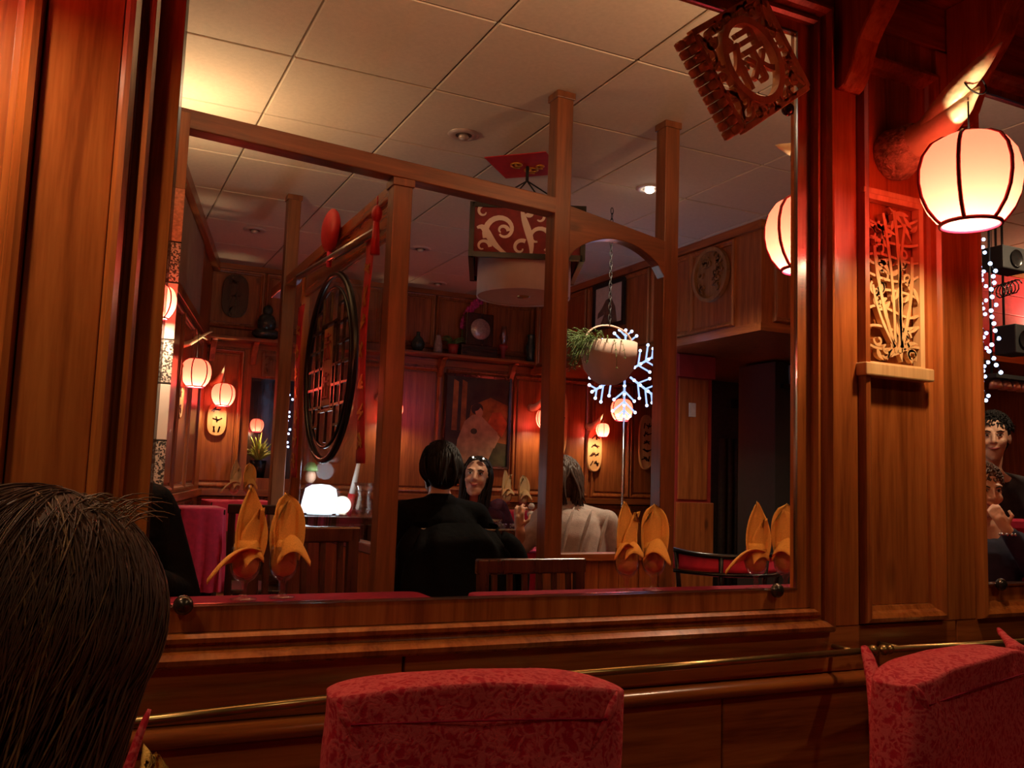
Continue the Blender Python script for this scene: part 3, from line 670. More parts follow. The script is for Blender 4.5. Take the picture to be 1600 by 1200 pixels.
# bamboo openwork panel beside the large lantern
bp_ = thing('bamboo_carving', 'tall openwork wood panel of bamboo and leaves under the big lantern', 'carving', (1.458, 1.284, 1.318))
W, Hh = .165, .362
g = G(); g.frame(-W/2 + .012, W/2 - .012, .016, Hh - .018, [(0, -.009), (0, .009), (.010, .011), (.012, -.009)]); g.build('border', 'carving', bp_)
G().box(-W/2 - .012, W/2 + .012, -.022, .010, -.014, .012).build('ledge', 'carving', bp_, bevel=.003)
G().box(-W/2 - .004, W/2 + .004, -.012, .010, Hh - .008, Hh + .004).build('top_strip', 'carving', bp_, bevel=.002)
rnd = random.Random(3)
for (x0, z0, x1, z1, bend, w) in ((.005, .04, -.055, .25, -.02, .008), (.012, .04, .0, .33, .02, .009), (.018, .05, .05, .24, .02, .008), (.0, .06, -.03, .32, .015, .007), (.02, .05, .03, .30, -.02, .007), (.0, .05, -.06, .17, -.02, .006)):
    pts = bez([(x0, z0), ((x0+x1)/2 + bend, (z0+z1)/2), (x1, z1)], 14)
    g = G(); g.ribbon(pts, [w*(1.25 if k % 5 == 0 else 1) for k in range(15)], -.008, .004); g.build('stalk', 'carving', bp_)
for k in range(34):
    x = rnd.uniform(-.055, .055); z = rnd.uniform(.04, .33); a = rnd.uniform(0, 2*PI); L = rnd.uniform(.024, .05); c = rnd.uniform(-.014, .014)
    p0 = Vector((x, z)); p2 = p0 + Vector((math.cos(a), math.sin(a)))*L
    p2.x = max(-.068, min(.068, p2.x)); p2.y = max(.022, min(.338, p2.y)); pm = (p0+p2)/2 + Vector((-math.sin(a), math.cos(a)))*c
    g = G(); g.ribbon(bez([tuple(p0), tuple(pm), tuple(p2)], 8), [.002, .006, .009, .010, .010, .008, .006, .003, .001], -.007, .003); g.build('leaf', 'carving', bp_)
for k in range(26):
    x = rnd.choice((-.052, -.03, .03, .052)) + rnd.uniform(-.01, .01); z = rnd.uniform(.035, .33); a = rnd.uniform(0, 6); s = rnd.choice((-1, 1))
    g = G(); g.ribbon(spiral(x, z, rnd.uniform(.012, .02), .003, a, a + s*5, 14), .005, -.007, .004); g.build('scroll', 'carving', bp_)
for k in range(8): 
    z = .05 + .036*k
    g = G(); g.ribbon(bez([(-.07, z), (-.03, z + rnd.uniform(-.02, .03)), (.03, z + rnd.uniform(-.03, .02)), (.07, z + rnd.uniform(-.01, .02))], 10), .005, -.006, .005); g.build('tendril', 'carving', bp_)

def oval_plaque(label, loc, w, h, rz=0.0, mat='carving', rows=3):
    t = thing('oval_plaque', label, 'carving', loc, rz, 'oval carved wall plaques')
    n = 40; poly = [(w/2*math.copysign(abs(math.cos(2*PI*k/n))**.8, math.cos(2*PI*k/n)), h/2*math.copysign(abs(math.sin(2*PI*k/n))**.62, math.sin(2*PI*k/n))) for k in range(n)]
    G().prism(poly, -.014, 0).build('board', mat, t, bevel=.003)
    g = G(); g.ribbon([(x*.9, z*.94) for x, z in poly + poly[:1]], .008, -.020, -.013); g.build('rim', mat, t)
    r2 = random.Random(int(h*1000)); g = G()
    for k in range(rows):
        z = h*(.30 - .6*k/max(1, rows-1))
        for q in range(4):
            x = r2.uniform(-.2, .2)*w; a = r2.uniform(0, PI); d = .16*w
            g.ribbon([(x - d*math.cos(a), z - d*math.sin(a)), (x + d*math.cos(a), z + d*math.sin(a))], .010, -.017, -.0135)
    o = g.build('carved_mark', 'dark_z', t); o['kind'] = 'stuff'
    return t
oval_plaque('oval pale plaque with dark marks under the two far left lanterns', (.955, 7.175, 1.455), .145, .25)
oval_plaque('oval plaque just right of the tall post by the painting', (3.93, 7.175, 1.60), .16, .62, rows=6)
oval_plaque('oval plaque below the small planter lantern', (4.30, 7.175, 1.37), .16, .40, rows=4)
oval_plaque('oval plaque right of the snowflake lantern pole', (4.87, 7.175, 1.47), .17, .52, rows=5)
t = oval_plaque('dark oval plaque high on the far left wall', (1.03, 7.175, 2.42), .20, .34, mat='dark_z')
t = oval_plaque('oval carved plaque on the slanted left wall by the near lantern', (.520, 5.58, 1.52), .20, .32, th, 'carving_dark')

def round_plaque(label, loc, r, rz=0.0, mat='carving_dark', square=False):
    t = thing('fretwork_plaque', label, 'carving', loc, rz)
    if square:
        g = G(); g.frame(-r, r, -r, r, [(-.012, 0), (-.012, .016), (.006, .016), (.006, 0)]); g.build('rim', mat, t)
    else:
        g = G(); g.ribbon([(r*math.cos(2*PI*k/40), r*math.sin(2*PI*k/40)) for k in range(41)], r*.14, -.03, 0); g.build('rim', mat, t)
    n = 40; G().prism([(r*.97*math.cos(2*PI*k/n), r*.97*math.sin(2*PI*k/n)) for k in range(n)], -.006, 0).build('backing', mat, t)
    r2 = random.Random(5)
    for k in range(26):
        a = r2.uniform(0, 2*PI); d = r*.78*math.sqrt(r2.random()); x, z = d*math.cos(a), d*math.sin(a); b = r2.uniform(0, 6)
        g = G(); g.ribbon(spiral(x, z, r*r2.uniform(.12, .2), r*.03, b, b + r2.choice((-1, 1))*5, 12), r*.06, -.022, -.004); g.build('scroll', mat, t)
    return t
round_plaque('round carved dragon-like fretwork plaque on the right bulkhead', (3.595, 4.575, 2.425), .165, R(-90))
round_plaque('small square fretwork plaque above the recess built for a far mirror', (1.36, 7.19, 1.905), .085, 0, 'carving_dark', True)

# ------------------------------------------------------------------ table ware
def petal(g, base, az, h, w, lean, curl=.9, tipw=.02, bend=0.0, nu=8, nv=12, blunt=False):
    base = Vector(base); d = Vector((math.cos(az), math.sin(az), 0)); s = Vector((-d.y, d.x, 0))
    def fn(u, v):
        ww = (w*max(0, 1 - v**7)**.5*(.78 + .30*math.sin(PI*v*.9)) if blunt else w*(1 - v)**.55*(.75 + .5*math.sin(PI*min(1, v*1.1)))) + tipw*v*(1 - v**6) + .0025
        a = (u - .5)*2; x = a*ww*math.cos(curl*a*.5)
        off = lean*v + bend*v*v - ww*curl*.55*a*a + .004*math.sin(9*a + 5*v)
        return base + s*x + d*off + Vector((0, 0, h*v + .003*math.sin(7*a)))
    g.grid(fn, nu, nv)
def flap(g, base, az, L, drop, w, nu=8, nv=10):
    base = Vector(base); d = Vector((math.cos(az), math.sin(az), 0)); s = Vector((-d.y, d.x, 0))
    def fn(u, v):
        a = (u - .5)*2; ww = w*(1 - v**2.2)**.8 + .004
        return base + d*(L*v) + s*(a*ww*.5) + Vector((0, 0, a*ww*.36*(1 - .3*v) + .02*math.sin(PI*v) - drop*v*v - .012*a*a))
    g.grid(fn, nu, nv)
GOB = [(.0001, .002), (.032, .003), (.033, .006), (.012, .010), (.007, .018), (.009, .026), (.0065, .034), (.010, .046), (.024, .055), (.034, .070), (.038, .090), (.037, .115), (.035, .135), (.0338, .135), (.0355, .115), (.0365, .090), (.0325, .072), (.022, .058), (.0001, .052)]
GOBLET = G().lathe(GOB, 28).mesh('bowl', 'goblet_glass')
def napkin_set(lab, x, y, z, kind, rz=0.0, mat='napkin', s=1.0, mirror_=1):
    t = tag(link('goblet', GOBLET, None, (x, y, z), rz), 'stemmed glass holding the ' + lab, 'glass', 'goblets with napkins'); t.scale = (s,)*3
    n = thing('folded_napkin', lab, 'napkin', (x, y, z), rz, 'folded orange napkins'); n.scale = (s*mirror_, s, s)
    g = G(); g.lathe([(.0001, .056), (.018, .062), (.029, .074), (.033, .09), (.0325, .115), (.031, .140), (.026, .152), (.0001, .150)], 22); 
    g.build('tucked_base', mat, n)
    if kind == 'wing':
        g = G(); petal(g, (.004, .004, .10), R(90), .185, .040, .006, 1.1, .012, -.01); g.build('tall_point', mat, n, thick=.003)
        g = G(); petal(g, (.018, -.004, .11), R(-70), .12, .034, .018, 1.0, .01); g.build('short_point', mat, n, thick=.003)
        g = G(); flap(g, (.018, -.022, .118), R(192), .125, .055, .062); g.build('side_fold', mat, n, thick=.003)
        g = G(); flap(g, (-.02, -.030, .12), R(8), .06, .01, .05); g.build('wrap_fold', mat, n, thick=.003)
    elif kind == 'hood':
        g = G(); petal(g, (.002, .008, .10), R(90), .168, .043, .004, 1.1, .0, .0, blunt=True); g.build('hood', mat, n, thick=.003)
        g = G(); petal(g, (-.004, -.012, .10), R(-90), .150, .034, .006, 1.1, .0, blunt=True); g.build('hood_front', mat, n, thick=.003)
        g = G(); flap(g, (-.020, -.026, .145), R(-25), .075, .045, .06); g.build('wrap_fold', mat, n, thick=.003)
        g = G(); flap(g, (.016, -.024, .125), R(200), .055, .02, .05); g.build('collar_fold', mat, n, thick=.003)
    elif kind == 'slit':
        g = G(); petal(g, (-.008, .004, .10), R(95), .175, .030, .002, 1.2, .016); g.build('tall_point', mat, n, thick=.003)
        g = G(); petal(g, (.016, -.004, .10), R(-40), .145, .026, .010, 1.2, .014); g.build('short_point', mat, n, thick=.003)
        g = G(); flap(g, (-.010, -.024, .135), R(-20), .055, .012, .05); g.build('collar_fold', mat, n, thick=.003)
        g = G(); flap(g, (.0, -.024, .135), R(200), .05, .02, .05); g.build('wrap_fold', mat, n, thick=.003)
    return n
def dining_table(label, x0, x1, y0, y1, z, cloth, clabel, drop=.28, cloth_drop_full=False):
    t = thing('dining_table', label, 'table', ((x0+x1)/2, (y0+y1)/2, 0), 0, 'dining tables'); hx, hy = (x1-x0)/2, (y1-y0)/2
    G().box(-hx, hx, -hy, hy, z - .035, z - .006).build('table_top', 'dark_x', t, bevel=.004)
    for sx in (-1, 1):
        for sy in (-1, 1):
            G().tube([(sx*(hx-.06), sy*(hy-.06), 0), (sx*(hx-.06), sy*(hy-.06), z - .035)], [.02, .028], 10).build('leg', 'dark_z', t)
    g = G(); n = 14; e = .006; r = .03
    ring = []
    for cx, cy, a0 in ((hx, hy, 0), (-hx, hy, 90), (-hx, -hy, 180), (hx, -hy, 270)):
        for k in range(5):
            a = R(a0 + 22.5*k); ring.append((cx - math.copysign(r, cx) + (r + e)*math.cos(a), cy - math.copysign(r, cy) + (r + e)*math.sin(a)))
    pts = []
    for k in range(len(ring)):
        a, b = ring[k], ring[(k+1) % len(ring)]; m = 6 if math.dist(a, b) > .1 else 1
        pts += [(a[0] + (b[0]-a[0])*q/m, a[1] + (b[1]-a[1])*q/m) for q in range(m)]
    n = len(pts); vs_ = [(x, y, 0) for x, y in pts] + [(x*1.004, y*1.004, -.008) for x, y in pts]; fs = [tuple(range(n))]
    for lv, (dz, am) in enumerate(((.25, .006), (.6, .014), (1.0, .024))):
        vs_ += [(x*(1 + .012*lv) + am*math.sin(k*1.9)*(1 if abs(x) > hx - .02 else 0), y*(1 + .012*lv) + am*math.sin(k*2.3 + 1), -drop*dz) for k, (x, y) in enumerate(pts)]
    for lv in range(4): fs += [(lv*n + k, lv*n + (k+1) % n, (lv+1)*n + (k+1) % n, (lv+1)*n + k) for k in range(n)]
    g.add(vs_, fs, True); o = g.build('tablecloth', cloth, None, ((x0+x1)/2, (y0+y1)/2, z)); tag(o, clabel, 'tablecloth', 'tablecloths')
dining_table('table under the left red cloth along the mirror bottom', .16, .92, 1.70, 2.53, .745, 'cloth_red', 'thin strip of red cloth below the two left napkins')
dining_table('table under the longer red cloth at the mirror bottom', 1.07, 2.35, 1.66, 2.48, .745, 'cloth_red', 'red cloth edge below the napkins at the mirror bottom right')
ZT = .7455
napkin_set('pointed napkin with long side fold, left one at mirror left', .418, 2.42, ZT, 'wing', R(6), s=1.02)
napkin_set('rounded hood napkin, right one at mirror left', .520, 2.44, ZT, 'hood', R(12), s=1.02)
napkin_set('twin-pointed napkin in the middle of the red table', 1.548, 2.37, ZT, 'slit', R(-20))
napkin_set('rounded napkin next to the twin-pointed one on the red table', 1.660, 2.39, ZT, 'hood', R(-30))
napkin_set('pointed side-folded napkin by the mirror right corner', 2.045, 2.36, ZT, 'wing', R(-32))
napkin_set('wide rounded napkin cut off by the mirror right edge', 2.135, 2.32, ZT, 'hood', R(-50), s=1.05)
# far left tables
dining_table('pink clothed table behind the dark silhouette at left', .53, .77, 5.18, 5.58, .865, 'cloth_pink', 'hanging magenta cloth right of the dark silhouette', .45)
dining_table('smaller pink table against the far left wall', .86, 1.30, 6.45, 6.95, .86, 'cushion_pink', 'bright pink cloth under the far pair of napkins', .2)
napkin_set('far pale napkin of the pair on the pink table', 1.03, 6.62, .8605, 'wing', R(6), 'napkin_pale')
napkin_set('far orange napkin of the pair on the pink table', 1.13, 6.62, .8605, 'hood', R(6))
# couple's table
dining_table('table between the two dark-haired diners', 1.72, 2.42, 4.28, 4.95, .70, 'cloth_pink', 'magenta cloth between the black jacket and the raised hand', .2)
dining_table('far table behind the woman facing us', 2.55, 3.25, 5.9, 6.5, .84, 'cloth_red', 'orange-red cloth under the far pale napkins', .25)
napkin_set('tall pale napkin on the far table right of the woman', 2.86, 6.0, .8405, 'slit', 0, 'napkin_pale', 1.1)
napkin_set('pale napkin close beside the tall post on the far table', 3.00, 6.0, .8405, 'hood', 0, 'napkin_pale', 1.0)
t = thing('glass_jug', 'clear glass jug of pale drink beside the black sleeve', 'jug', (2.02, 4.36, .701))
G().lathe([(.0001, .004), (.045, .004), (.05, .02), (.046, .11), (.036, .15), (.042, .165), (.040, .165), (.034, .15), (.043, .11), (.046, .02), (.0001, .010)], 24).build('body', 'goblet_glass', t)
G().lathe([(.0001, .011), (.044, .013), (.0435, .06), (.0001, .06)], 20).build('drink', 'napkin_pale', t)
t = thing('glass_bottle', 'small glass bottle with white cap in front of the woman', 'bottle', (2.00, 4.50, .701))
G().lathe([(.0001, .002), (.026, .003), (.028, .01), (.028, .12), (.012, .17), (.011, .20), (.0001, .20)], 18).build('body', 'goblet_glass', t)
G().lathe([(.0001, .224), (.013, .223), (.014, .20), (.0001, .199)], 14).build('cap', 'paper_white', t)
t = thing('dinner_plate', 'white plate with food near the raised hand', 'plate', (2.10, 4.42, .701))
G().lathe([(.0001, .004), (.06, .005), (.10, .016), (.102, .018), (.06, .009), (.0001, .008)], 28).build('plate', 'paper_white', t)
for k in range(6): G().ball((.035*math.cos(k*1.9), .035*math.sin(k*1.9), .022), (.022, .018, .014), 10, 7).build('food', ('fern', 'napkin_pale', 'cloth_red')[k % 3], t)
for lab, p in (('wine glass at the right of the jug', (2.13, 4.52, .701)), ('wine glass beside the white plate', (2.20, 4.48, .701))):
    tag(link('wine_glass', GOBLET, None, p), lab, 'glass', 'wine glasses on the diners table')
t = thing('white_figurine', 'white beaded figurine beside the tall post', 'figurine', (2.26, 4.42, .701))
for k, r in enumerate((.03, .028, .026, .022, .02, .018)): G().ball((.004*(k % 2), 0, .025 + .042*k), r, 12, 8).build('bead', 'paper_white', t)

# ------------------------------------------------------------------ chairs
def wood_chair(label, x, y, rz, ztop=.90, w=.42, mat='dark_z', slats=5, group='dark wooden slat-back chairs'):
    t = thing('slat_chair', label, 'chair', (x, y, 0), rz, group); h = w/2
    G().box(-h, h, -.21, .21, .43, .455).build('seat', mat, t, bevel=.006)
    for sx in (-1, 1):
        G().tube([(sx*(h-.02), -.19, 0), (sx*(h-.02), -.19, .43)], [.014, .019], 8).build('leg', mat, t)
        G().bar((sx*(h-.02), .20, 0), (sx*(h-.018), .235, ztop), .034, .026).build('back_post', mat, t)
    G().obox((0, .236, ztop - .01), (w + .01, .03, .05)).build('top_rail', mat, t, bevel=.006)
    G().obox((0, .212, .52), (w - .04, .022, .03)).build('lower_rail', mat, t, bevel=.003)
    for k in range(slats):
        xx = -h + .06 + (w - .12)*k/(slats - 1); G().bar((xx, .213, .53), (xx, .234, ztop - .03), .018, .012).build('slat', mat, t)
wood_chair('dark slat-back chair right of the two left napkins', .70, 2.62, R(8), .895, .36)
wood_chair('dark slat-back chair in front of the tall post', 1.42, 2.52, R(0), .800, .40, slats=6)
wood_chair('dark chair in front of the magenta tablecloth at left', .985, 5.12, R(165), .885, .36)
wood_chair('dark chair holding the black jacketed man', 1.62, 3.98, R(176), .84, .44)
t = thing('round_back_chair', 'black chair with curved top rail and pink cushions at mirror right', 'chair', (2.78, 3.45, 0), R(-35))
G().lathe([(.0001, .42), (.20, .42), (.22, .435), (.21, .455), (.0001, .46)], 24).build('seat', 'cushion_pink', t)
for k in range(4): 
    a = R(45 + 90*k); G().tube([(.2*math.cos(a), .2*math.sin(a), 0), (.17*math.cos(a), .17*math.sin(a), .42)], .014, 8).build('leg', 'black_gloss', t)
arc = [(.27*math.cos(R(a)), .27*math.sin(R(a)), .80 + .03*math.cos(R(a - 90))) for a in range(170, 371, 12)]
G().tube(arc, .012, 8).build('top_rail', 'black_gloss', t)
G().tube([(x, y, .69) for x, y, z in arc], .009, 8).build('middle_rail', 'black_gloss', t)
for k in (0, 4, 8, 12, 16): G().tube([(arc[k][0]*.85, arc[k][1]*.85, .44), (arc[k][0], arc[k][1], arc[k][2])], .011, 8).build('back_post', 'black_gloss', t)
g = G(); g.grid(lambda u, v: ((.255 + .012*math.sin(PI*u))*math.cos(R(185 + 170*u)), (.255 + .012*math.sin(PI*u))*math.sin(R(185 + 170*u)), .70 + .075*v), 20, 4); g.build('back_cushion', 'cushion_pink', t, thick=.015)

# brocade covered chairs standing against the mirror wall
def covered_chair(label, x, y, rz, w=.40, top=.83, seed=1):
    t = thing('covered_chair', label, 'chair', (x, y, 0), rz, 'chairs in red brocade covers')
    def back(u, v):                      # closed cover wrapped round the chair back: u round, v up
        a = 2*PI*u; c, s_ = math.cos(a), math.sin(a); e = .28
        bx = w/2*math.copysign(abs(c)**e, c); by = .045*math.copysign(abs(s_)**.55, s_)
        z = .40 + (top - .40)*min(1, v*1.12); k = max(0, v*1.12 - 1)/.12
        hump = .010*math.cos(bx/w*PI) - .008*abs(bx/w*2)**6
        pin = 1 + .02*math.sin(bx*19 + seed)*math.sin(z*23) + .012*math.sin(z*40 + bx*14)
        nz = (.005*noise.noise(Vector((bx*14 + seed, z*14, by*20))) + .009*noise.noise(Vector((bx*7 + z*6 + seed, z*5 - bx*4, by*9))))*(1 - k)
        q = 1 - k**2
        zz = z + (hump if v > .8 else hump*max(0, (v - .5)/.3)) + .006*k
        return (bx*(1 - .10*k**3 - .012*(1-v)) + nz, (by*pin*(1 - k**1.5) + nz*1.5), zz)
    g = G(); g.grid(back, 96, 60); g.build('back_cover', 'brocade', t)
    for sx in (-1, 1):                  # gathered corner pleats
        g = G(); g.tube(bez([(sx*(w/2 - .014), -.030, top - .004), (sx*(w/2 - .028), -.042, top - .030), (sx*(w/2 - .05), -.0425, top - .07)], 8), [.002, .005, .007, .007, .006, .005, .004, .003, .001], 8); g.build('corner_pleat', 'brocade', t)
    g = G(); g.tube(bez([(-w/2 + .03, -.0455, top - .030), (0, -.047, top - .028), (w/2 - .03, -.0455, top - .032)], 16), .0013, 6); g.build('seam', 'cloth_red', t)
    G().box(-w/2, w/2, -.42, -.05, .40, .46).build('seat', 'brocade', t, bevel=.02)
    for sx in (-1, 1):
        for yy in (-.39, .02): G().tube([(sx*(w/2 - .03), yy, 0), (sx*(w/2 - .03), yy, .42)], .018, 8).build('leg', 'dark_z', t)
    return t
covered_chair('red brocade covered chair in the middle foreground', .457, 1.022, R(-12), .362, .832, 1)
c2 = covered_chair('red brocade covered chair at the lower right corner', 1.305, 1.030, R(17), .48, .812, 4)
def W2(x, y, z): return tuple(Matrix.Rotation(R(-17), 3, 'Z') @ Vector((x - 1.305, y - 1.030, z)))
G().tube(bez([W2(1.316, 1.228, .800), W2(1.305, 1.20, .775), W2(1.27, 1.15, .73), W2(1.215, 1.10, .64), W2(1.20, 1.09, .50)], 14), [.006, .010, .012, .013, .014, .014, .015, .015, .016, .016, .017, .017, .018, .018, .018], 8, flat=.5).build('tie_strap', 'brocade', c2)
G().tube(bez([W2(1.545, 1.09, .805), W2(1.57, 1.12, .815), W2(1.59, 1.15, .815), W2(1.595, 1.165, .832)], 10), [.02, .018, .015, .013, .012, .010, .009, .008, .008, .006, .003], 8, flat=.5).build('tie_knot', 'brocade', c2)
t = thing('covered_chair', 'red strap of a covered chair beside the foreground hair', 'chair', (-.10, 1.02, 0), 0, 'chairs in red brocade covers')
G().box(-.2, .16, -.03, .03, .42, .70).build('back_cover', 'brocade', t, bevel=.02); G().box(-.2, .16, -.4, -.04, .40, .46).build('seat', 'brocade', t, bevel=.02)
for sx in (-.17, .13):
    for yy in (-.36, .0): G().tube([(sx, yy, 0), (sx, yy, .41)], .018, 8).build('leg', 'dark_z', t)
G().tube(bez([(.15, 0, .66), (.165, .0, .74), (.178, .02, .79), (.192, .03, .825)], 10), [.018, .018, .017, .016, .014, .012, .010, .009, .008, .007, .004], 8, flat=.5).build('tie_strap', 'brocade', t)
# our own table below the frame, with the napkin tip that pokes in
dining_table('own table just below the lower edge of the picture', -.25, .62, .10, .78, .745, 'cloth_red', 'red cloth of the nearest table at the lower edge', .2)
n = thing('folded_napkin', 'blurred orange napkin tip at the lower left edge', 'napkin', (.062, .64, .7455), R(20), 'folded orange napkins')
g = G(); petal(g, (0, 0, 0), R(90), .148, .034, .004, 1.1, .014); g.build('tall_point', 'napkin', n, thick=.003)
g = G(); petal(g, (.01, -.006, 0), R(-60), .10, .03, .008, 1.0, .012); g.build('short_point', 'napkin', n, thick=.003)
g = G(); flap(g, (.0, -.01, .03), R(190), .06, .02, .05); g.build('side_fold', 'napkin', n, thick=.003)
# ------------------------------------------------------------------ pendant lamp
pd = thing('pendant_lamp', 'square black framed pendant with red scroll sides and white drum', 'lamp', (1.965, 4.0, 2.12), R(-24))
s_ = .265; hh = .265
for sx in (-1, 1):
    for sy in (-1, 1): G().box(sx*s_ - .012, sx*s_ + .012, sy*s_ - .012, sy*s_ + .012, 0, hh).build('corner_post', 'black_gloss', pd)
for z in (.012, hh - .012):
    for k in range(4):
        g = G().box(-s_, s_, -s_ - .012, -s_ + .012, z - .012, z + .012); g.xf(Matrix.Rotation(R(90*k), 4, 'Z')); g.build('frame_bar', 'black_gloss', pd)
g = G(); 
for (cx, cz, r0, r1, a0, a1, w) in ((-.12, .13, .085, .02, 3.6, -2.2, .030), (-.12, .13, .03, .01, 0, 4, .02), (.05, .10, .075, .015, -1.0, 4.6, .028), (.05, .20, .05, .01, 3, -2, .022), (.17, .15, .07, .015, .3, 5.6, .026), (.18, .05, .035, .008, 0, 5, .018), (-.03, .05, .04, .01, 1, 6, .02), (-.21, .05, .035, .01, 0, 5, .018), (-.21, .22, .03, .01, 2, 6, .016), (.0, .22, .03, .01, 2, -3, .016)):
    pts = spiral(cx, cz, r0, r1, a0, a1, 20); g.ribbon(pts, [w*(1 - .035*k) for k in range(21)], -.0015, .0015)
for p in ([(-.03, .24), (-.02, .17), (.03, .10), (.02, .02)], [(-.24, .14), (-.19, .17), (-.2, .08), (-.1, .02)], [(.1, .24), (.1, .16), (.13, .09), (.09, .02)]):
    g.ribbon(bez(p, 12), [.012 + .022*math.sin(PI*k/12) for k in range(13)], -.0015, .0015)
scr = g.mesh('scroll', 'lamp_white')
for k in range(4):
    o = G().box(-s_ + .012, s_ - .012, -s_ - .002, -s_ + .002, .024, hh - .024).xf(Matrix.Rotation(R(90*k), 4, 'Z')).build('side_panel', 'scroll_red', pd)
    a = R(90*k); link('scroll', scr, o, (s_*math.sin(a)*1.012, -s_*math.cos(a)*1.012, 0), a)
G().lathe([(.235, .16), (.235, -.135), (.231, -.135), (.231, .16)], 48).build('drum_shade', 'lamp_white', pd)
d = G().lathe([(.0001, -.128), (.230, -.128)], 48).build('diffuser_disc', 'lamp_disc', pd)
G().lathe([(.0001, -.136), (.030, -.134), (.034, -.128)], 24).build('knob', 'brass', d)
for sx in (-1, 1):
    for sy in (-1, 1): G().tube([(sx*s_*.8, sy*s_*.8, hh), (0, 0, .47)], .004, 6).build('hanging_cord', 'black_matte', pd)
G().tube([(0, 0, .47), (0, 0, .549)], .008, 8).build('hook', 'black_matte', pd)
rc = thing('ceiling_card', 'red diamond paper card with gold marks stuck to the ceiling', 'card', (1.95, 4.0, H - .0105), R(45))
G().box(-.16, .16, -.16, .16, -.004, 0).build('card', 'red_paper', rc)
for k, (x, y, r) in enumerate(((.06, -.02, .045), (-.03, .03, .04), (.02, -.08, .03))):
    g = G(); g.tube([(x + (r - .0018*q)*math.cos(q*.5), y + (r - .0018*q)*math.sin(q*.5), -.007) for q in range(20)], .0055, 6); g.build('gold_mark', 'gold_leaf', rc)

# ------------------------------------------------------------------ banners and red ornaments on the partition
def banner(label, y, z0, z1, w, seed):
    t = thing('red_banner', label, 'banner', (.995, y, z0), 0, 'red paper couplet banners'); r2 = random.Random(seed); L = z1 - z0
    g = G(); g.grid(lambda u, v: (.008*math.sin(5*v + seed), (u - .5)*w*(1 + (.25 if v < .06 or v > .94 else 0)), L*v), 4, 24); g.build('paper_strip', 'red_paper', t, thick=.002)
    for k in range(7):
        z = L*(.10 + .125*k); g = G()
        for q in range(4):
            a = r2.uniform(0, 6); dy, dz = .3*w*math.cos(a), .3*w*math.sin(a); cy = r2.uniform(-.12, .12)*w; cz = z + r2.uniform(-.02, .02); x = .008*math.sin(5*cz/L + seed) - .004
            g.bar((x, cy - dy, cz - dz), (x, cy + dy, cz + dz), .003, .010, (0, dz, -dy))
        g.build('gold_mark', 'gold_leaf', t)
banner('red banner with gold marks at the left of the round lattice', 4.60, 1.05, 1.93, .11, 1)
banner('red banner with gold marks at the right of the round lattice', 3.43, 1.12, 2.03, .10, 2)
t = thing('red_ornament', 'round translucent red paper ornament over the lattice', 'ornament', (.985, 4.04, 2.19))
G().ball((0, 0, 0), (.035, .12, .10), 24, 14).build('disc', 'red_paper', t); G().tube([(0, 0, -.10), (0, .0, -.17)], .012, 8).build('tassel', 'cushion_pink', t)
t = thing('red_tassel', 'small red hanging tassel on the post by the metal rod', 'ornament', (.98, 3.30, 2.02))
G().ball((0, 0, .06), (.02, .03, .035), 14, 10).build('knot', 'red_paper', t); G().tube([(0, 0, .03), (0, 0, -.10)], [.012, .02], 10).build('fringe', 'red_paper', t); G().tube([(0, 0, .09), (0, 0, .13)], .003, 6).build('cord', 'red_paper', t)
# lit things behind the glass
sd = thing('side_cabinet', 'low dark cabinet behind the glazed partition', 'cabinet', (1.42, 5.15, 0))
G().box(-.30, .45, -.2, .2, 0, .84).build('body', 'dark_x', sd, bevel=.005)
for sx in (-.29, .085): 
    d = G().box(sx, sx + .355, -.212, -.2, .06, .80).build('door', 'dark_z', sd, bevel=.004); G().ball((sx + .18, -.222, .45), .012, 10, 8).build('knob', 'brass', d)
t = thing('glowing_lamp', 'glaring white lamp shining through the glazed partition', 'lamp', (1.265, 5.08, .8405))
G().lathe([(.0001, .175), (.05, .17), (.085, .15), (.10, .08), (.11, .015), (.0001, .012)], 24).build('shade', 'white_glow', t); G().lathe([(.0001, .012), (.07, .012), (.075, 0), (.0001, 0)], 20).build('base', 'chrome', t)
light('lamp_light', 'POINT', (0, 0, .25), 1.2, (.8, .9, 1), .05, None, t)
t = thing('globe_lamp', 'small round glowing globe right of the glaring lamp', 'lamp', (1.375, 5.02, .8405))
G().ball((0, 0, .062), .05, 18, 12).build('globe', 'warm_glow', t); G().lathe([(.0001, .016), (.03, .015), (.035, 0), (.0001, 0)], 18).build('base', 'chrome', t)
t = thing('crystal_vase', 'clear crystal vase and glasses under the glowing globe', 'vase', (1.50, 5.02, .8405))
G().lathe([(.0001, .002), (.04, .003), (.05, .05), (.035, .12), (.06, .19), (.057, .19), (.031, .12), (.045, .05), (.0001, .008)], 22).build('body', 'goblet_glass', t)
t = thing('dressed_doll', 'small doll with dark green hat behind the glowing lamp', 'doll', (1.235, 5.22, .8405))
G().lathe([(.0001, 0), (.06, .0), (.05, .10), (.022, .17), (.0001, .18)], 18).build('gown', 'plum_top', t); G().ball((0, 0, .215), (.032, .032, .04), 14, 10).build('head', 'skin', t); G().lathe([(.0001, .30), (.02, .295), (.04, .27), (.045, .245), (.0001, .245)], 18).build('hat', 'fern', t)
t = thing('tall_candle', 'slanted ivory candle with a red sleeve right of the glowing lamp', 'candle', (1.46, 5.20, .8405))
G().tube([(0, 0, 0), (.02, 0, .12)], .022, 10).build('sleeve', 'red_paper', t); G().tube([(.02, 0, .12), (.055, 0, .33)], [.018, .010], 10).build('shaft', 'pillar_white', t)

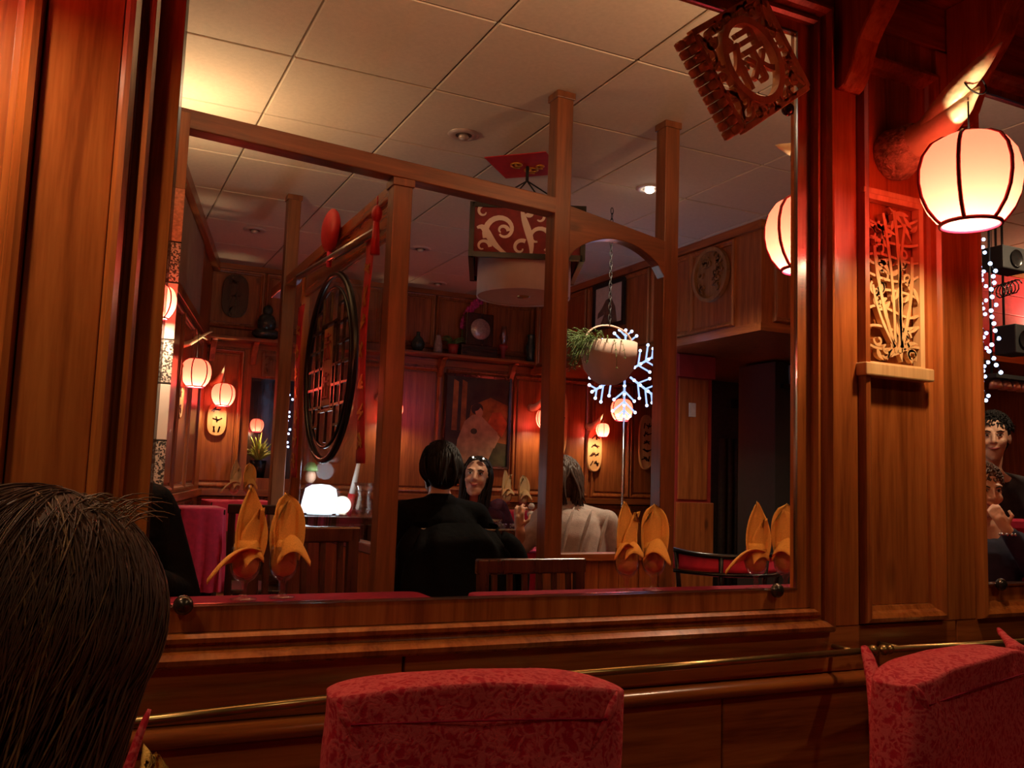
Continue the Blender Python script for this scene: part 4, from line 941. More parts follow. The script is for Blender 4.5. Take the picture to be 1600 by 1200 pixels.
# ------------------------------------------------------------------ far wall: shelf, picture, ornaments
fs_ = thing('wall_shelf', 'long shelf of dark ornaments on the far wall above the picture', 'shelf', (2.30, 7.195, 2.085))
G().box(0, 2.45, -.19, 0, 0, .026).build('shelf_board', 'cedar_x', fs_, bevel=.005)
c3 = G(); n = len(CP); q = [(y*.62, z*.62) for y, z in CP]; c3.add([(-.022, y, z) for y, z in q] + [(.022, y, z) for y, z in q], [tuple(range(n)), tuple(range(2*n-1, n-1, -1))] + [(i, n+i, n+(i+1) % n, (i+1) % n) for i in range(n)])
cm = c3.mesh('corbel', 'cedar_z', .003, 1)
for x in (.06, .46, 1.13, 1.60, 2.0): link('corbel', cm, fs_, (x, 0, 0))
fl_ = thing('wall_shelf', 'short shelf above the two far left lanterns', 'shelf', (.84, 7.195, 2.06))
G().box(0, 1.40, -.19, 0, 0, .026).build('shelf_board', 'cedar_x', fl_, bevel=.005)
for x in (.05, .36, .95): link('corbel', cm, fl_, (x, 0, 0))
ZS = 2.1115
def vase(label, x, prof, mat, y=7.10, name='vase', z=ZS):
    t = thing(name, label, 'vase', (x, y, z)); G().lathe(prof, 24).build('body', mat, t)
    r, zz = prof[-1]; G().lathe([(r*.9, zz), (r*1.15, zz + .005), (r*1.0, zz + .01), (r*.8, zz + .004)], 20).build('lip', mat, t); return t
VP = [(.0001, 0), (.03, .002), (.055, .04), (.06, .07), (.04, .115), (.018, .135), (.016, .16)]
vase('dark round vase at the left end of the far shelf', 2.52, VP, 'jade')
vase('grey porcelain jar left of the red flowerpot', 2.70, [(.0001, 0), (.035, .0), (.04, .03), (.035, .09), (.025, .13), (.02, .15)], 'porcelain')
vase('tall dark vase beside the tall post on the far shelf', 3.58, [(.0001, 0), (.04, 0), (.035, .05), (.05, .14), (.03, .2), (.035, .24)], 'jade')
vase('slim dark vase right of the clock', 3.72, [(.0001, 0), (.03, 0), (.028, .08), (.03, .2), (.022, .26)], 'jade')
t = thing('flowerpot', 'red flowerpot with a dark plant beside the clock', 'plant', (2.83, 7.08, ZS))
G().lathe([(.0001, 0), (.035, 0), (.05, .09), (.046, .09), (.0001, .07)], 20).build('pot', 'pot_red', t)
g = G(); r2 = random.Random(2)
for k in range(26):
    a = r2.uniform(0, 6.28); e = r2.uniform(.2, 1.3); L = r2.uniform(.06, .12); g.tube(bez([(0, 0, .07), (.5*L*math.cos(a)*math.cos(e), .5*L*math.sin(a)*math.cos(e), .08 + L*math.sin(e)), (L*math.cos(a), L*math.sin(a)*.7, .07 + L*math.sin(e)*.8)], 5), [.004, .007, .008, .007, .004, .001], 5)
g.build('foliage', 'fern', t)
ck = thing('mantel_clock', 'dark mantel clock with a round silver dial on the far shelf', 'clock', (3.06, 7.10, ZS))
G().box(-.17, .17, -.06, .06, 0, .10).build('base', 'dark_x', ck, bevel=.006); G().box(-.13, .13, -.05, .05, .10, .38).build('case', 'dark_z', ck, bevel=.01)
f = G().lathe([(.0001, .0), (.085, .0), (.092, .008), (.088, .014), (.0001, .010)], 32).xf(Matrix.Rotation(R(90), 4, 'X')).build('dial', 'clock_silver', ck, (0, -.05, .24))
for a, L in ((.6, .05), (2.6, .035)): G().bar((0, -.017, 0), (L*math.sin(a), -.017, L*math.cos(a)), .005, .003).build('hand', 'paper_white', f)
t = thing('oil_lamp', 'red glass oil lamp right of the clock', 'lamp', (3.31, 7.10, ZS)); G().lathe([(.0001, 0), (.04, 0), (.02, .03), (.018, .08), (.045, .11), (.03, .14), (.0001, .145)], 20).build('font', 'pot_red', t)
G().lathe([(.025, .14), (.042, .19), (.022, .30), (.020, .30), (.039, .19), (.022, .14)], 20).build('chimney', 'goblet_glass', t)
t = thing('orchid_spray', 'magenta flower spray leaning above the clock', 'flower', (2.95, 7.14, ZS)); 
G().tube(bez([(0, 0, 0), (-.05, 0, .22), (-.02, -.02, .40), (.12, -.03, .50)], 14), .005, 6).build('stem', 'fern', t)
for k in range(9):
    u = k/8; p = bez([(0, 0, 0), (-.05, 0, .22), (-.02, -.02, .40), (.12, -.03, .50)], 20)[int(9 + 11*u)]
    g = G()
    for q in range(5): g.ball((p[0] + .022*math.cos(q*1.256 + k), p[1] - .012, p[2] + .022*math.sin(q*1.256 + k)), (.018, .006, .018), 8, 6)
    g.build('blossom', 'orchid', t)
t = thing('seated_figurine', 'dark seated figurine on the far left shelf', 'figurine', (1.27, 7.10, 2.0865))
G().ball((0, 0, .05), (.11, .07, .05), 16, 10).build('base', 'jade', t); G().ball((0, 0, .13), (.075, .055, .085), 16, 10).build('torso', 'jade', t); G().ball((.005, 0, .235), (.04, .04, .045), 14, 10).build('head', 'jade', t)
# picture of a robed figure with a parasol
pt = thing('painting', 'dark painting of a robed figure with an orange parasol on the far wall', 'painting', (3.12, 7.186, 1.58))
G().box(-.30, .30, -.012, 0, -.40, .37).build('canvas', 'paint_dark', pt); G().frame(-.30, .30, -.40, .37, [(-.004, 0), (-.004, .022), (.016, .026), (.018, 0)]).build('frame', 'dark_z', pt)
def ell(cx, cz, a, b, rot=0, n=24): return [(cx + a*math.cos(2*PI*k/n)*math.cos(rot) - b*math.sin(2*PI*k/n)*math.sin(rot), cz + a*math.cos(2*PI*k/n)*math.sin(rot) + b*math.sin(2*PI*k/n)*math.cos(rot)) for k in range(n)]
def patch(name, poly, mat, lay): G().prism(poly, -.0125 - .0012*lay, -.011).build(name, mat, pt)
patch('background_glow', [(-.10, -.15), (.29, -.20), (.29, .14), (.12, .20), (-.06, .12)], 'paint_amber', 0)
patch('ground', [(-.29, -.39), (.29, -.39), (.29, -.20), (.05, -.17), (-.29, -.24)], 'paint_green', 0)
for x in (-.24, -.16): patch('trunk', [(x, -.1), (x + .05, -.1), (x + .055, .32), (x + .01, .34)], 'paint_amber', 1)
patch('robe', [(-.20, -.38), (.10, -.38), (.17, -.22), (.20, -.10), (.10, -.02), (.02, .05), (-.05, .04), (-.12, -.02), (-.18, -.18)], 'paint_robe', 2)
patch('sleeve', [(-.02, -.08), (.10, -.02), (.22, -.14), (.17, -.24), (.06, -.18)], 'paint_robe', 3)
patch('parasol', [(.10, -.02), (.24, -.14), (.29, -.02), (.22, .08), (.14, .07)], 'paint_orange', 4)
patch('hair', ell(-.005, .095, .055, .05, .3), 'paint_dark', 4); patch('face', ell(.012, .068, .035, .045, .3), 'paint_skin', 5); patch('hair', ell(-.018, .108, .04, .03, .5), 'paint_dark', 6)
patch('crest', ell(-.03, -.10, .03, .025), 'paint_green', 4)
# horse picture on the bulkhead
hp = thing('framed_picture', 'small black framed picture of a horse high on the right bulkhead', 'picture', (3.585, 5.80, 2.42), R(-90))
G().box(-.20, .20, -.006, 0, -.15, .16).build('sheet', 'paper_white', hp); G().frame(-.20, .20, -.15, .16, [(-.006, 0), (-.006, .018), (.024, .020), (.026, 0)]).build('frame', 'black_gloss', hp)
G().prism([(-.12, -.14), (.12, -.14), (.09, -.02), (.03, .06), (-.04, .05), (-.10, -.01), (-.15, -.04), (-.16, -.08), (-.06, -.06)], -.0085, -.006).build('horse', 'horse_brown', hp)
# far mirror built as a recess, its reflected plant and lights set inside
nb = struct(G().box(1.16, 1.60, 7.26, 7.28, .9, 1.9).build('trim_1', 'dark_z')); nb.location = (0, .32, 0)
for (a, b_) in ((1.14, 1.19), (1.57, 1.62)): struct(G().box(a, b_, 7.26, 7.58, .9, 1.9).build('trim_2', 'dark_z'))
t = thing('reflected_plant', 'bright yellow-green plant inside the recess built for a far mirror', 'plant', (1.33, 7.42, 1.02))
struct(G().box(1.15, 1.61, 7.26, 7.58, .98, 1.0195).build('trim_3', 'dark_x'))
G().lathe([(.0001, 0), (.05, 0), (.065, .14), (.06, .14), (.0001, .12)], 20).build('pot', 'black_gloss', t)
g = G(); r2 = random.Random(9)
for k in range(60):
    a = r2.uniform(0, 6.28); e = r2.uniform(.3, 1.4); L = r2.uniform(.12, .24); b_ = Vector((L*math.cos(a)*math.cos(e)*.7, L*math.sin(a)*math.cos(e)*.4, .14 + L*math.sin(e)))
    g.tube(bez([(0, 0, .13), tuple(b_*.6 + Vector((0, 0, .08))), tuple(b_)], 5), [.003, .006, .008, .007, .004, .001], 5)
g.build('foliage', 'leaf_yellow', t)
def led_string(label, pts, loc, r=.006, hang=False):
    t = thing('light_string', label, 'string lights', loc); G().tube(pts, .0015, 5).build('wire', 'black_matte', t)
    me = G().ball((0, 0, 0), r, 8, 6).mesh('led', 'led_glow')
    if hang: G().tube([pts[0], (pts[0][0], pts[0][1], H - .012 - loc[2])], .0015, 5).build('hanging_wire', 'black_matte', t)
    for k, p in enumerate(pts): link('led', me, t, (p[0] + .012*math.sin(k*2.4), p[1], p[2]))
    return t
led_string('blue-white fairy lights hanging in front of the far mirror recess', [(.02*math.sin(k*1.7), 0, -.034*k) for k in range(16)], (1.49, 7.16, 1.68), .009)
led_string('few blue-white fairy lights left in the far mirror recess', [(.01*math.sin(k*1.7), 0, -.05*k) for k in range(8)], (1.44, 7.30, 1.80), .009)
struct(G().box(1.15, 1.61, 7.26, 7.58, 1.80, 1.84).build('trim_4', 'dark_x'))

# ------------------------------------------------------------------ planter and snowflake
pn = thing('hanging_planter', 'pale half-round hanging planter with trailing fern', 'planter', (2.66, 4.30, 1.62))
G().lathe([(.0001, .0), (.05, .006), (.10, .035), (.14, .09), (.157, .16), (.160, .24), (.153, .24), (.148, .16), (.0001, .15)], 36).build('bowl', 'terracotta_white', pn)
g = G(); g.tube([(.155*math.cos(R(a)), 0, .24 + .10*math.sin(R(a))) for a in range(0, 181, 12)], .005, 6); g.build('handle', 'terracotta_white', pn)
for k in range(22): 
    g = G(); g.tube([(.010*math.cos(2*PI*q/10)*(1 if k % 2 else .2), .010*math.cos(2*PI*q/10)*(.2 if k % 2 else 1), .352 + .031*k + .02*math.sin(2*PI*q/10)) for q in range(11)], .0022, 5); g.build('chain_link', 'black_matte', pn)
g = G(); r2 = random.Random(4)
for k in range(90):
    a = r2.gauss(PI*.95, .55); L = r2.uniform(.10, .26); dz = r2.uniform(-.16, .08); ex = .10*math.cos(a)
    p = bez([(ex, .1*math.sin(a), .22), (ex + .5*L*math.cos(a), .1*math.sin(a) + .4*L*math.sin(a), .30), (ex + L*math.cos(a)*.9, .1*math.sin(a) + L*math.sin(a)*.6 - .03, .22 + dz)], 7)
    g.tube(p, .0016, 4)
    for q in range(2, 8):
        for s in (-1, 1): P = Vector(p[q]); g.tube([P, P + Vector((r2.uniform(-.012, .002), s*.014, r2.uniform(-.014, .006)))], [.0022, .0006], 3)
fo = g.build('fern_fronds', 'fern', pn); fo['kind'] = 'stuff'
sn = thing('snowflake_light', 'glowing blue-white snowflake light on a thin pole', 'light', (3.22, 5.0, 0))
SC = 1.80; RS = .285
G().tube([(0, 0, .0), (0, 0, SC)], .007, 8).build('pole', 'chrome', sn); G().lathe([(.0001, .02), (.09, .018), (.10, 0), (.0001, 0)], 20).build('base', 'chrome', sn)
lm = G().ball((0, 0, 0), .0105, 8, 6).mesh('led', 'led_glow')
for k in range(6):
    a = R(90 + 60*k); d = Vector((math.cos(a), 0, math.sin(a))); arm = thing
    c0 = Vector((0, 0, SC)); g = G(); g.tube([c0 + d*.05, c0 + d*RS], .0075, 6)
    tips = [d*RS]
    for fr, L in ((.42, .10), (.66, .11), (.86, .06)):
        for s in (-1, 1):
            e = Vector((math.cos(a + s*R(52)), 0, math.sin(a + s*R(52)))); g.tube([c0 + d*RS*fr, c0 + d*RS*fr + e*L], .0055, 6); tips.append(d*RS*fr + e*L)
    ar = g.build('arm', 'ice_plastic', sn)
    for q in tips + [d*RS*.3, d*RS*.5, d*RS*.75]: link('led', lm, ar, c0 + q)
light('snow_glow', 'POINT', (0, -.12, SC), .8, (.45, .6, 1), .15, None, sn)

# ------------------------------------------------------------------ bar corner at mirror right and the right-hand mirror view
cbn = thing('bar_cabinet', 'dark bar cabinet with a red patterned screen beyond the doorway', 'cabinet', (4.50, 5.0, 0))
G().box(0, .9, 0, .4, 0, 1.99).build('body', 'black_matte', cbn, bevel=.004); G().box(.14, .75, -.012, 0, 1.10, 1.78).build('screen', 'red_screen', cbn, bevel=.003)
G().box(.05, .85, -.03, 0, 1.80, 1.83).build('ledge', 'black_gloss', cbn); 
for k, x in enumerate((.22, .32)): G().box(x, x + .045, -.014, -.001, 1.02, 1.055).build('indicator', ('red_paper', 'navy')[k], cbn)
for k, x in enumerate((4.66, 4.90)):
    t = thing('tall_tumbler', ('smoky tumbler on the bar ledge nearer the doorway', 'smoky tumbler on the bar ledge nearer the mirror edge')[k], 'glass', (x, 4.984, 1.8305), 0, 'tumblers on the bar ledge')
    G().lathe([(.0001, .002), (.035, .003), (.045, .14), (.043, .14), (.033, .01), (.0001, .008)], 20).build('body', 'porcelain', t)
led_string('blue-white fairy lights down the left side of the right-hand mirror', [(.018*math.sin(k*1.9), .01*math.cos(k), -.021*k) for k in range(36)], (3.50, 2.6, 2.22), .008, True)
led_string('second strand of fairy lights in the right-hand mirror', [(.02*math.sin(k*1.3), .01*math.cos(k), -.03*k) for k in range(17)], (3.545, 2.58, 2.09), .009, True)
for lab, p, s3 in (('black speaker box near the ceiling in the right-hand mirror', (4.22, 3.0, 2.28), (.20, .12, .12)), ('black speaker box beside the pink wall in the right-hand mirror', (4.27, 3.0, 1.87), (.13, .12, .15))):
    t = thing('speaker_box', lab, 'speaker', p); G().obox((0, 0, 0), s3).build('cabinet', 'black_matte', t, bevel=.006); G().lathe([(.0001, .004), (.04, .0), (.045, .006)], 20).xf(Matrix.Rotation(R(90), 4, 'X')).build('cone', 'black_gloss', t, (0, -s3[1]/2 - .001, 0))
    G().tube([(0, .05, s3[2]/2), (0, .05, H - .012 - p[2])], .006, 6).build('hanger', 'black_matte', t)
t = thing('wire_coil', 'black coiled wire ornament in the right-hand mirror', 'ornament', (4.21, 3.0, 2.11)); g = G()
g.tube([(-.05 + .012*q*.25, .03*math.cos(q*.7), .035*math.sin(q*.7) + .01*q*.1) for q in range(50)], .0035, 6); g.build('coil', 'black_gloss', t); G().tube([(-.05, .03, 0), (-.05, .03, H - .012 - 2.11)], .002, 5).build('wire', 'black_matte', t)
cr = thing('cup_rack', 'dark hanging rack in the right-hand mirror', 'rack', (4.05, 3.0, 1.66)); G().box(-.0, .5, -.06, .06, 0, .02).build('board', 'black_matte', cr)
for x in (.05, .45): G().tube([(x, 0, .02), (x, 0, H - .012 - 1.66)], .006, 6).build('hanger', 'black_matte', cr)
cup = G().lathe([(.0001, 0), (.016, -.002), (.028, -.02), (.032, -.05), (.030, -.05), (.026, -.02), (.0001, -.004)], 18)
for k in range(6): tag(link('copper_cup', cup.mesh('copper_cup', 'copper'), None, (4.10 + .07*k, 2.98, 1.6595)), ('leftmost', 'second', 'third', 'fourth', 'fifth', 'rightmost')[k] + ' copper cup hanging from the rack in the right-hand mirror', 'cup', 'copper cups on the rack')
dining_table('table at the bottom of the right-hand mirror', 3.3, 4.3, 1.9, 2.52, .72, 'cloth_red', 'dark red cloth at the bottom of the right-hand mirror', .25)
t = thing('red_sofa_chair', 'red upholstered chair back behind the child in the right-hand mirror', 'chair', (3.67, 2.79, 0), R(-40))
G().box(-.26, .26, 0, .12, .42, .98).build('backrest', 'cloth_red', t, bevel=.04); G().box(-.26, .26, -.42, 0, .30, .46).build('seat', 'cloth_red', t, bevel=.04)
for sx in (-.22, .22):
    for yy in (-.38, .08): G().tube([(sx, yy, 0), (sx, yy, .32)], .02, 8).build('leg', 'dark_z', t)
# ------------------------------------------------------------------ people
def head_volume(g, c, M, s):
    def P(x, y, z): return Vector(c) + M @ (Vector((x, y, z))*s)
    def B(x, y, z, r): g.ball(P(x, y, z), tuple(q*s for q in r), 18, 12, M)
    B(0, .014, .028, (.074, .092, .086)); B(0, -.022, -.018, (.061, .068, .088)); B(0, -.040, -.078, (.045, .045, .040)); B(0, -.066, -.102, (.020, .018, .018))
    for q in (-1, 1):
        B(q*.034, -.062, -.026, (.026, .024, .026)); B(q*.074, .012, -.008, (.010, .020, .030)); B(q*.028, -.074, .034, (.026, .014, .010))
    g.capsule(P(0, -.086, .016), P(0, -.105, -.020), .009*s, .0125*s, 10); B(-.010, -.094, -.024, (.009, .010, .008)); B(.010, -.094, -.024, (.009, .010, .008))
    B(0, -.084, -.054, (.022, .012, .012))
def face_parts(body, c, M, s, smile=1.0, brow='hair_black'):
    def P(x, y, z): return Vector(c) + M @ (Vector((x, y, z))*s)
    for q in (-1, 1):
        e = G().ball(P(q*.029, -.077, .012), tuple(v*s for v in (.0135, .010, .0085)), 12, 8, M).build('eye', 'eye_white', body)
        G().ball(P(q*.029, -.0865, .012), .0062*s, 10, 8).build('iris', 'iris', e)
        G().tube([P(q*.013, -.089, .027), P(q*.03, -.092, .034), P(q*.048, -.080, .028)], [.0025*s, .0036*s, .0015*s], 6).build('eyebrow', brow, body)
        G().tube([P(q*.015, -.088, .015), P(q*.03, -.090, .0215), P(q*.044, -.080, .014)], [.0012*s, .0022*s, .0012*s], 6).build('eyelash', 'iris', body)
    G().tube([P(-.027, -.084, -.050 + .006*smile), P(-.012, -.095, -.055), P(0, -.098, -.056), P(.012, -.095, -.055), P(.027, -.084, -.050 + .006*smile)], [.002*s, .0055*s, .006*s, .0055*s, .002*s], 8).build('lips', 'lips', body)
def fingers(g, w, d, n, s=1.0, curl=.8):        # w wrist, d direction of the hand, n palm normal (fingers curl towards n)
    w = Vector(w); d = Vector(d).normalized(); n = Vector(n); n = (n - d*n.dot(d)).normalized(); t = d.cross(n)
    g.capsule(w, w + d*.055*s, .022*s, .026*s, 12)
    for k in (-1, 0, 1): g.capsule(w + d*.02*s + t*k*.018*s, w + d*.078*s + t*k*.021*s, .013*s, .012*s, 10)
    for k, L in zip((-1.5, -.5, .5, 1.5), (.062, .074, .070, .055)):
        p = w + d*.082*s + t*(k*.0175*s); dirv = d.copy(); ang = curl*.6
        for seg, f in enumerate((.45, .32, .23)):
            dirv = (dirv*math.cos(ang) + n*math.sin(ang)).normalized(); q = p + dirv*(L*f*s); n2 = (n - dirv*n.dot(dirv)).normalized()
            g.capsule(p, q, (.0085 - .0008*seg)*s, (.0080 - .0008*seg)*s, 8); p = q; n = n2 if seg < 2 else n; ang = curl
        n = (Vector(n)).normalized()
    p = w + d*.025*s - t*.024*s; th1 = p + (d*.7 - t*.7 + n*.3).normalized()*.038*s; th2 = th1 + (d*.9 + n*.5).normalized()*.030*s
    g.capsule(p, th1, .012*s, .010*s, 8); g.capsule(th1, th2, .010*s, .008*s, 8)
def rotm(yaw=0, pitch=0, roll=0): return Matrix.Rotation(yaw, 3, 'Z') @ Matrix.Rotation(pitch, 3, 'X') @ Matrix.Rotation(roll, 3, 'Y')
def hair_cap(parent, c, M, s, mat, length=0.0, short=False, curls=0, seed=1, strands=260, name='hair', spread=.085, wave=0.0):
    g = G(); r2 = random.Random(seed)
    def P(x, y, z): return Vector(c) + M @ (Vector((x, y, z))*s)
    g.ball(P(0, .030, .038), tuple(q*s for q in (.083, .094, .090)), 22, 14, M)
    g.ball(P(0, .05, -.01), tuple(q*s for q in (.076, .066, .085)), 20, 12, M)
    for k in range(strands):
        a = r2.uniform(0, 2*PI); e = r2.uniform(.0, 1.45); x, y, z = .082*math.cos(a)*math.cos(e), .030 + .094*math.sin(a)*math.cos(e), .038 + .09*math.sin(e)
        if y < -.045 and z < .055: continue
        if length and y < -.02 and z < .105: continue
        if length and not (y < -.02 and z < .06):
            sx = math.copysign(1, x + 1e-6); L = length*r2.uniform(.8, 1.05); back = max(y, -.01)
            wv = wave*math.sin(k*1.7); pts = bez([(x, y, z), (x*1.25 + wv, y + .006, z - .05), (sx*max(abs(x)*1.1, spread*.6) - wv, back + r2.uniform(-.01, .015), z - .3*L - .05), (sx*r2.uniform(.2, 1)*spread, back + r2.uniform(-.03, .02), -L)], 8)
            g.tube([P(*p) for p in pts], [w*s for w in (.006, .008, .009, .009, .009, .008, .007, .005, .002)], 5)
        else:
            d = Vector((x, y - .02, z - .02)).normalized(); q = Vector((r2.gauss(0, 1), r2.gauss(0, 1), r2.gauss(0, 1)))*.012
            m = Vector((x, y, z)) + d*.008; f = m + d*.003 + q*(.6 if not curls else 1.3) + Vector((0, .008, -.014))
            g.tube([P(x*.96, y*.96, z*.96), P(*m), P(*f)], [.0045*s, .0045*s, .001*s], 5)
    return g.build(name, mat, parent)
def person(label, loc, rz, head, headM, cloth, skin='skin', s=1.0, arms=(), hands=(), shoulder_z=.93, sw=.19, depth=.105, voxel=.008, lean=(0, 0), cloth_name='jacket', hem=.46, neckline=.03, cw=1.0, sleeve=None):
    t = thing('person', label, 'person', (loc[0], loc[1], 0), rz)
    hc = Vector(head); neck = Vector((hc.x*.7 + lean[0]*.3, hc.y*.6 + .03 + lean[1]*.4, shoulder_z + .035)); hip = Vector((0, 0, .50))
    chest = Vector((lean[0], lean[1], shoulder_z - .14))
    g = G(); head_volume(g, hc, headM, s)
    g.capsule(neck, hc + headM @ Vector((0, .018, -.05))*s, .052*s, .050*s); g.capsule(hip, chest, .11, .12); g.capsule(chest, neck - Vector((0, 0, .03)), .11, .07)
    for q in (-1, 1):
        g.capsule(neck - Vector((0, 0, .05)), chest + Vector((q*(sw - .05), 0, .10)), .05, .045)
        g.capsule(hip + Vector((q*.08, 0, -.02)), Vector((q*.10, -.40, .48)), .075, .055); g.capsule(Vector((q*.10, -.40, .48)), Vector((q*.10, -.38, .07)), .05, .038); g.capsule(Vector((q*.10, -.38, .045)), Vector((q*.10, -.52, .035)), .035, .028)
    for (sh, el, wr) in arms: g.capsule(sh, el, .045*s, .038*s); g.capsule(el, wr, .037*s, .026*s)
    for (w, d, n, cu) in hands: fingers(g, w, d, n, .95*s, cu)
    body = remeshed(g, 'body', skin, t, voxel, 4)
    g = G()
    g.capsule(hip + Vector((0, 0, -.02)), chest, .135*cw, .145*cw); g.ball(chest + Vector((0, .01, -.04)), (sw*.88, depth*1.25, .20), 20, 14); g.ball((hip + chest)/2, (sw*.86, depth*1.3, .20), 20, 14)
    for q in (-1, 1):
        g.capsule(chest + Vector((q*.03, .01, .10)), chest + Vector((q*(sw - .045), .0, .085)), .075, .062)
        g.capsule(neck + Vector((q*.03, .012, -.05)), chest + Vector((q*(sw - .04), 0, .095)), .048, .05)
        g.capsule(hip + Vector((q*.08, 0, -.02)), Vector((q*.10, -.40, .48)), .088, .066); g.capsule(Vector((q*.10, -.40, .48)), Vector((q*.10, -.38, .10)), .06, .052)
    g.ball(neck + Vector((0, .012, -.045 - neckline)), (.085, .075, .055), 16, 10)
    for (sh, el, wr) in arms:
        g.capsule(sh, el, .062*s, .054*s); g.capsule(el, Vector(el).lerp(Vector(wr), sleeve if sleeve is not None and sh[0] > 0 else (.86 if hands else .98)), .053*s, .040*s)
    remeshed(g, cloth_name, cloth, t, .010, 5)
    return t, body, hc, headM
BK = R(180)
# man in black, seen from behind
M1 = rotm(R(8), R(4))
arm = lambda q, el, wr, z=.90, sw=.19: ((q*sw, 0, z), el, wr)
t, b, c, M_ = person('man in a black jacket sitting with his back to us', (1.62, 4.14), R(176), (.015, -.01, 1.115), M1, 'jacket', s=1.0, arms=(arm(1, (.27, -.02, .70), (.18, -.24, .74)), arm(-1, (-.31, -.04, .73), (-.30, -.26, .75))), shoulder_z=.955, sw=.235, depth=.12, cw=1.15, neckline=-.012)
hair_cap(t, c, M_, 1.1, 'hair_black', length=.076, seed=3, strands=420, spread=.05)
# his coat over the chair back
t = thing('draped_coat', 'black coat draped over the chair of the man in black', 'coat', (1.55, 3.735, 0), R(-4)); 
def coat(u, v):
    a = 2*PI*u; cx, sy = math.cos(a), math.sin(a); z = .36 + .50*v; w = (.245 + .02*math.sin(7*a) + .03*(1 - v))*(1 - .25*max(0, v - .8)/.2); d = (.085 + .012*math.sin(11*a + 3*v))*(1 - .9*max(0, v - .86)/.14)
    return (w*math.copysign(abs(cx)**.5, cx) + .01*math.sin(9*v + 5*a), d*math.copysign(abs(sy)**.7, sy), z + .02*math.sin(3*a))
g = G(); g.grid(coat, 60, 24); g.build('coat_body', 'jacket', t)
g = G(); g.tube(bez([(.20, -.02, .80), (.30, 0, .76), (.33, .01, .66), (.30, .0, .50)], 10), [.05, .055, .055, .052, .05, .048, .045, .042, .04, .038, .034], 12); g.build('coat_sleeve', 'jacket', t)
# woman facing us
M2 = rotm(R(-14), R(-6), R(5))
t, b, c, M_ = person('smiling dark-haired woman facing us with sunglasses on her head', (2.17, 5.02), R(-16), (.0, -.16, 1.085), M2, 'plum_top', s=1.0, arms=(arm(1, (.24, -.10, .70), (.10, -.30, .74), sw=.16), arm(-1, (-.24, -.10, .70), (-.10, -.30, .74), sw=.16)), shoulder_z=.90, sw=.165, lean=(0, -.10), voxel=.0055, cloth_name='blouse')
face_parts(b, c, M_, 1.0, 1.6)
hair_cap(t, c, M_, 1.0, 'hair_black', length=.30, seed=5, strands=460)
P_ = lambda x, y, z: c + M_ @ Vector((x, y, z))
for q in (-1, 1):
    l = G().ball(P_(q*.030, -.066, .098), (.024, .008, .017), 14, 8, M_ @ Matrix.Rotation(R(-35), 3, 'X')).build('sunglass_lens', 'black_gloss', t)
    G().ball(P_(q*.030 + .004, -.078, .104), .0035, 8, 6).build('glowing_glint', 'spot_glow', l)  # lens highlight put in as a small glowing bead
    G().tube([P_(q*.052, -.062, .095), P_(q*.080, .0, .06), P_(q*.080, .04, .03)], .003, 6).build('sunglass_temple', 'black_gloss', t)
# person in the pale shawl, back turned, one hand raised
M3 = rotm(R(24), R(10))
def L3(x, y, z): return tuple(Matrix.Rotation(R(-150), 3, 'Z') @ Vector((x - 2.36, y - 4.10, z)))
t, b, c, M_ = person('person in a pale grey shawl sitting behind the tall post, back to us', (2.36, 4.10), R(150), (.085, -.06, 1.075), M3, 'shawl', s=1.0, arms=(((.16, 0, .87), L3(2.15, 4.30, .735), L3(2.085, 4.20, .83)), ((-.16, 0, .88), (-.24, -.06, .68), (-.18, -.22, .72))), hands=((L3(2.085, 4.20, .83), Matrix.Rotation(R(-150), 3, 'Z') @ Vector((-.10, -.10, 1)), Matrix.Rotation(R(-150), 3, 'Z') @ Vector((.8, .5, 0)), .9),), shoulder_z=.935, sw=.20, lean=(.02, -.03), depth=.125, cloth_name='shawl', cw=1.25, voxel=.0055, sleeve=.06, neckline=-.01)
face_parts(b, c, M_, 1.0, .3)
hair_cap(t, c, M_, 1.06, 'hair_grey_brown', length=.13, seed=8, strands=600, spread=.08, wave=.022)
for k in range(4):
    g = G(); x0 = -.17 + .09*k; g.tube(bez([(x0, .115 + .02*math.sin(k*2), .95 - .03*abs(x0)*4), (x0 + .05, .165 + .012*math.sin(k), .80), (x0 + .07 + .02*math.sin(k*3), .150, .62)], 10), [.003, .006, .009, .010, .010, .010, .009, .008, .007, .005, .002], 8); g.build('shawl_fold', 'shawl', t)
# dark figure cut off by the left edge of the mirror
t, b, c, M_ = person('dark coated figure cut off by the left edge of the large mirror', (.03, 2.72), R(0), (-.05, -.05, 1.20), rotm(0), 'jacket', arms=(arm(1, (.27, .0, .72), (.15, -.24, .80), .95), arm(-1, (-.24, 0, .72), (-.15, -.24, .80), .95)), shoulder_z=1.03, sw=.22, depth=.13)
hair_cap(t, c, M_, 1.0, 'hair_black', seed=11, strands=160)
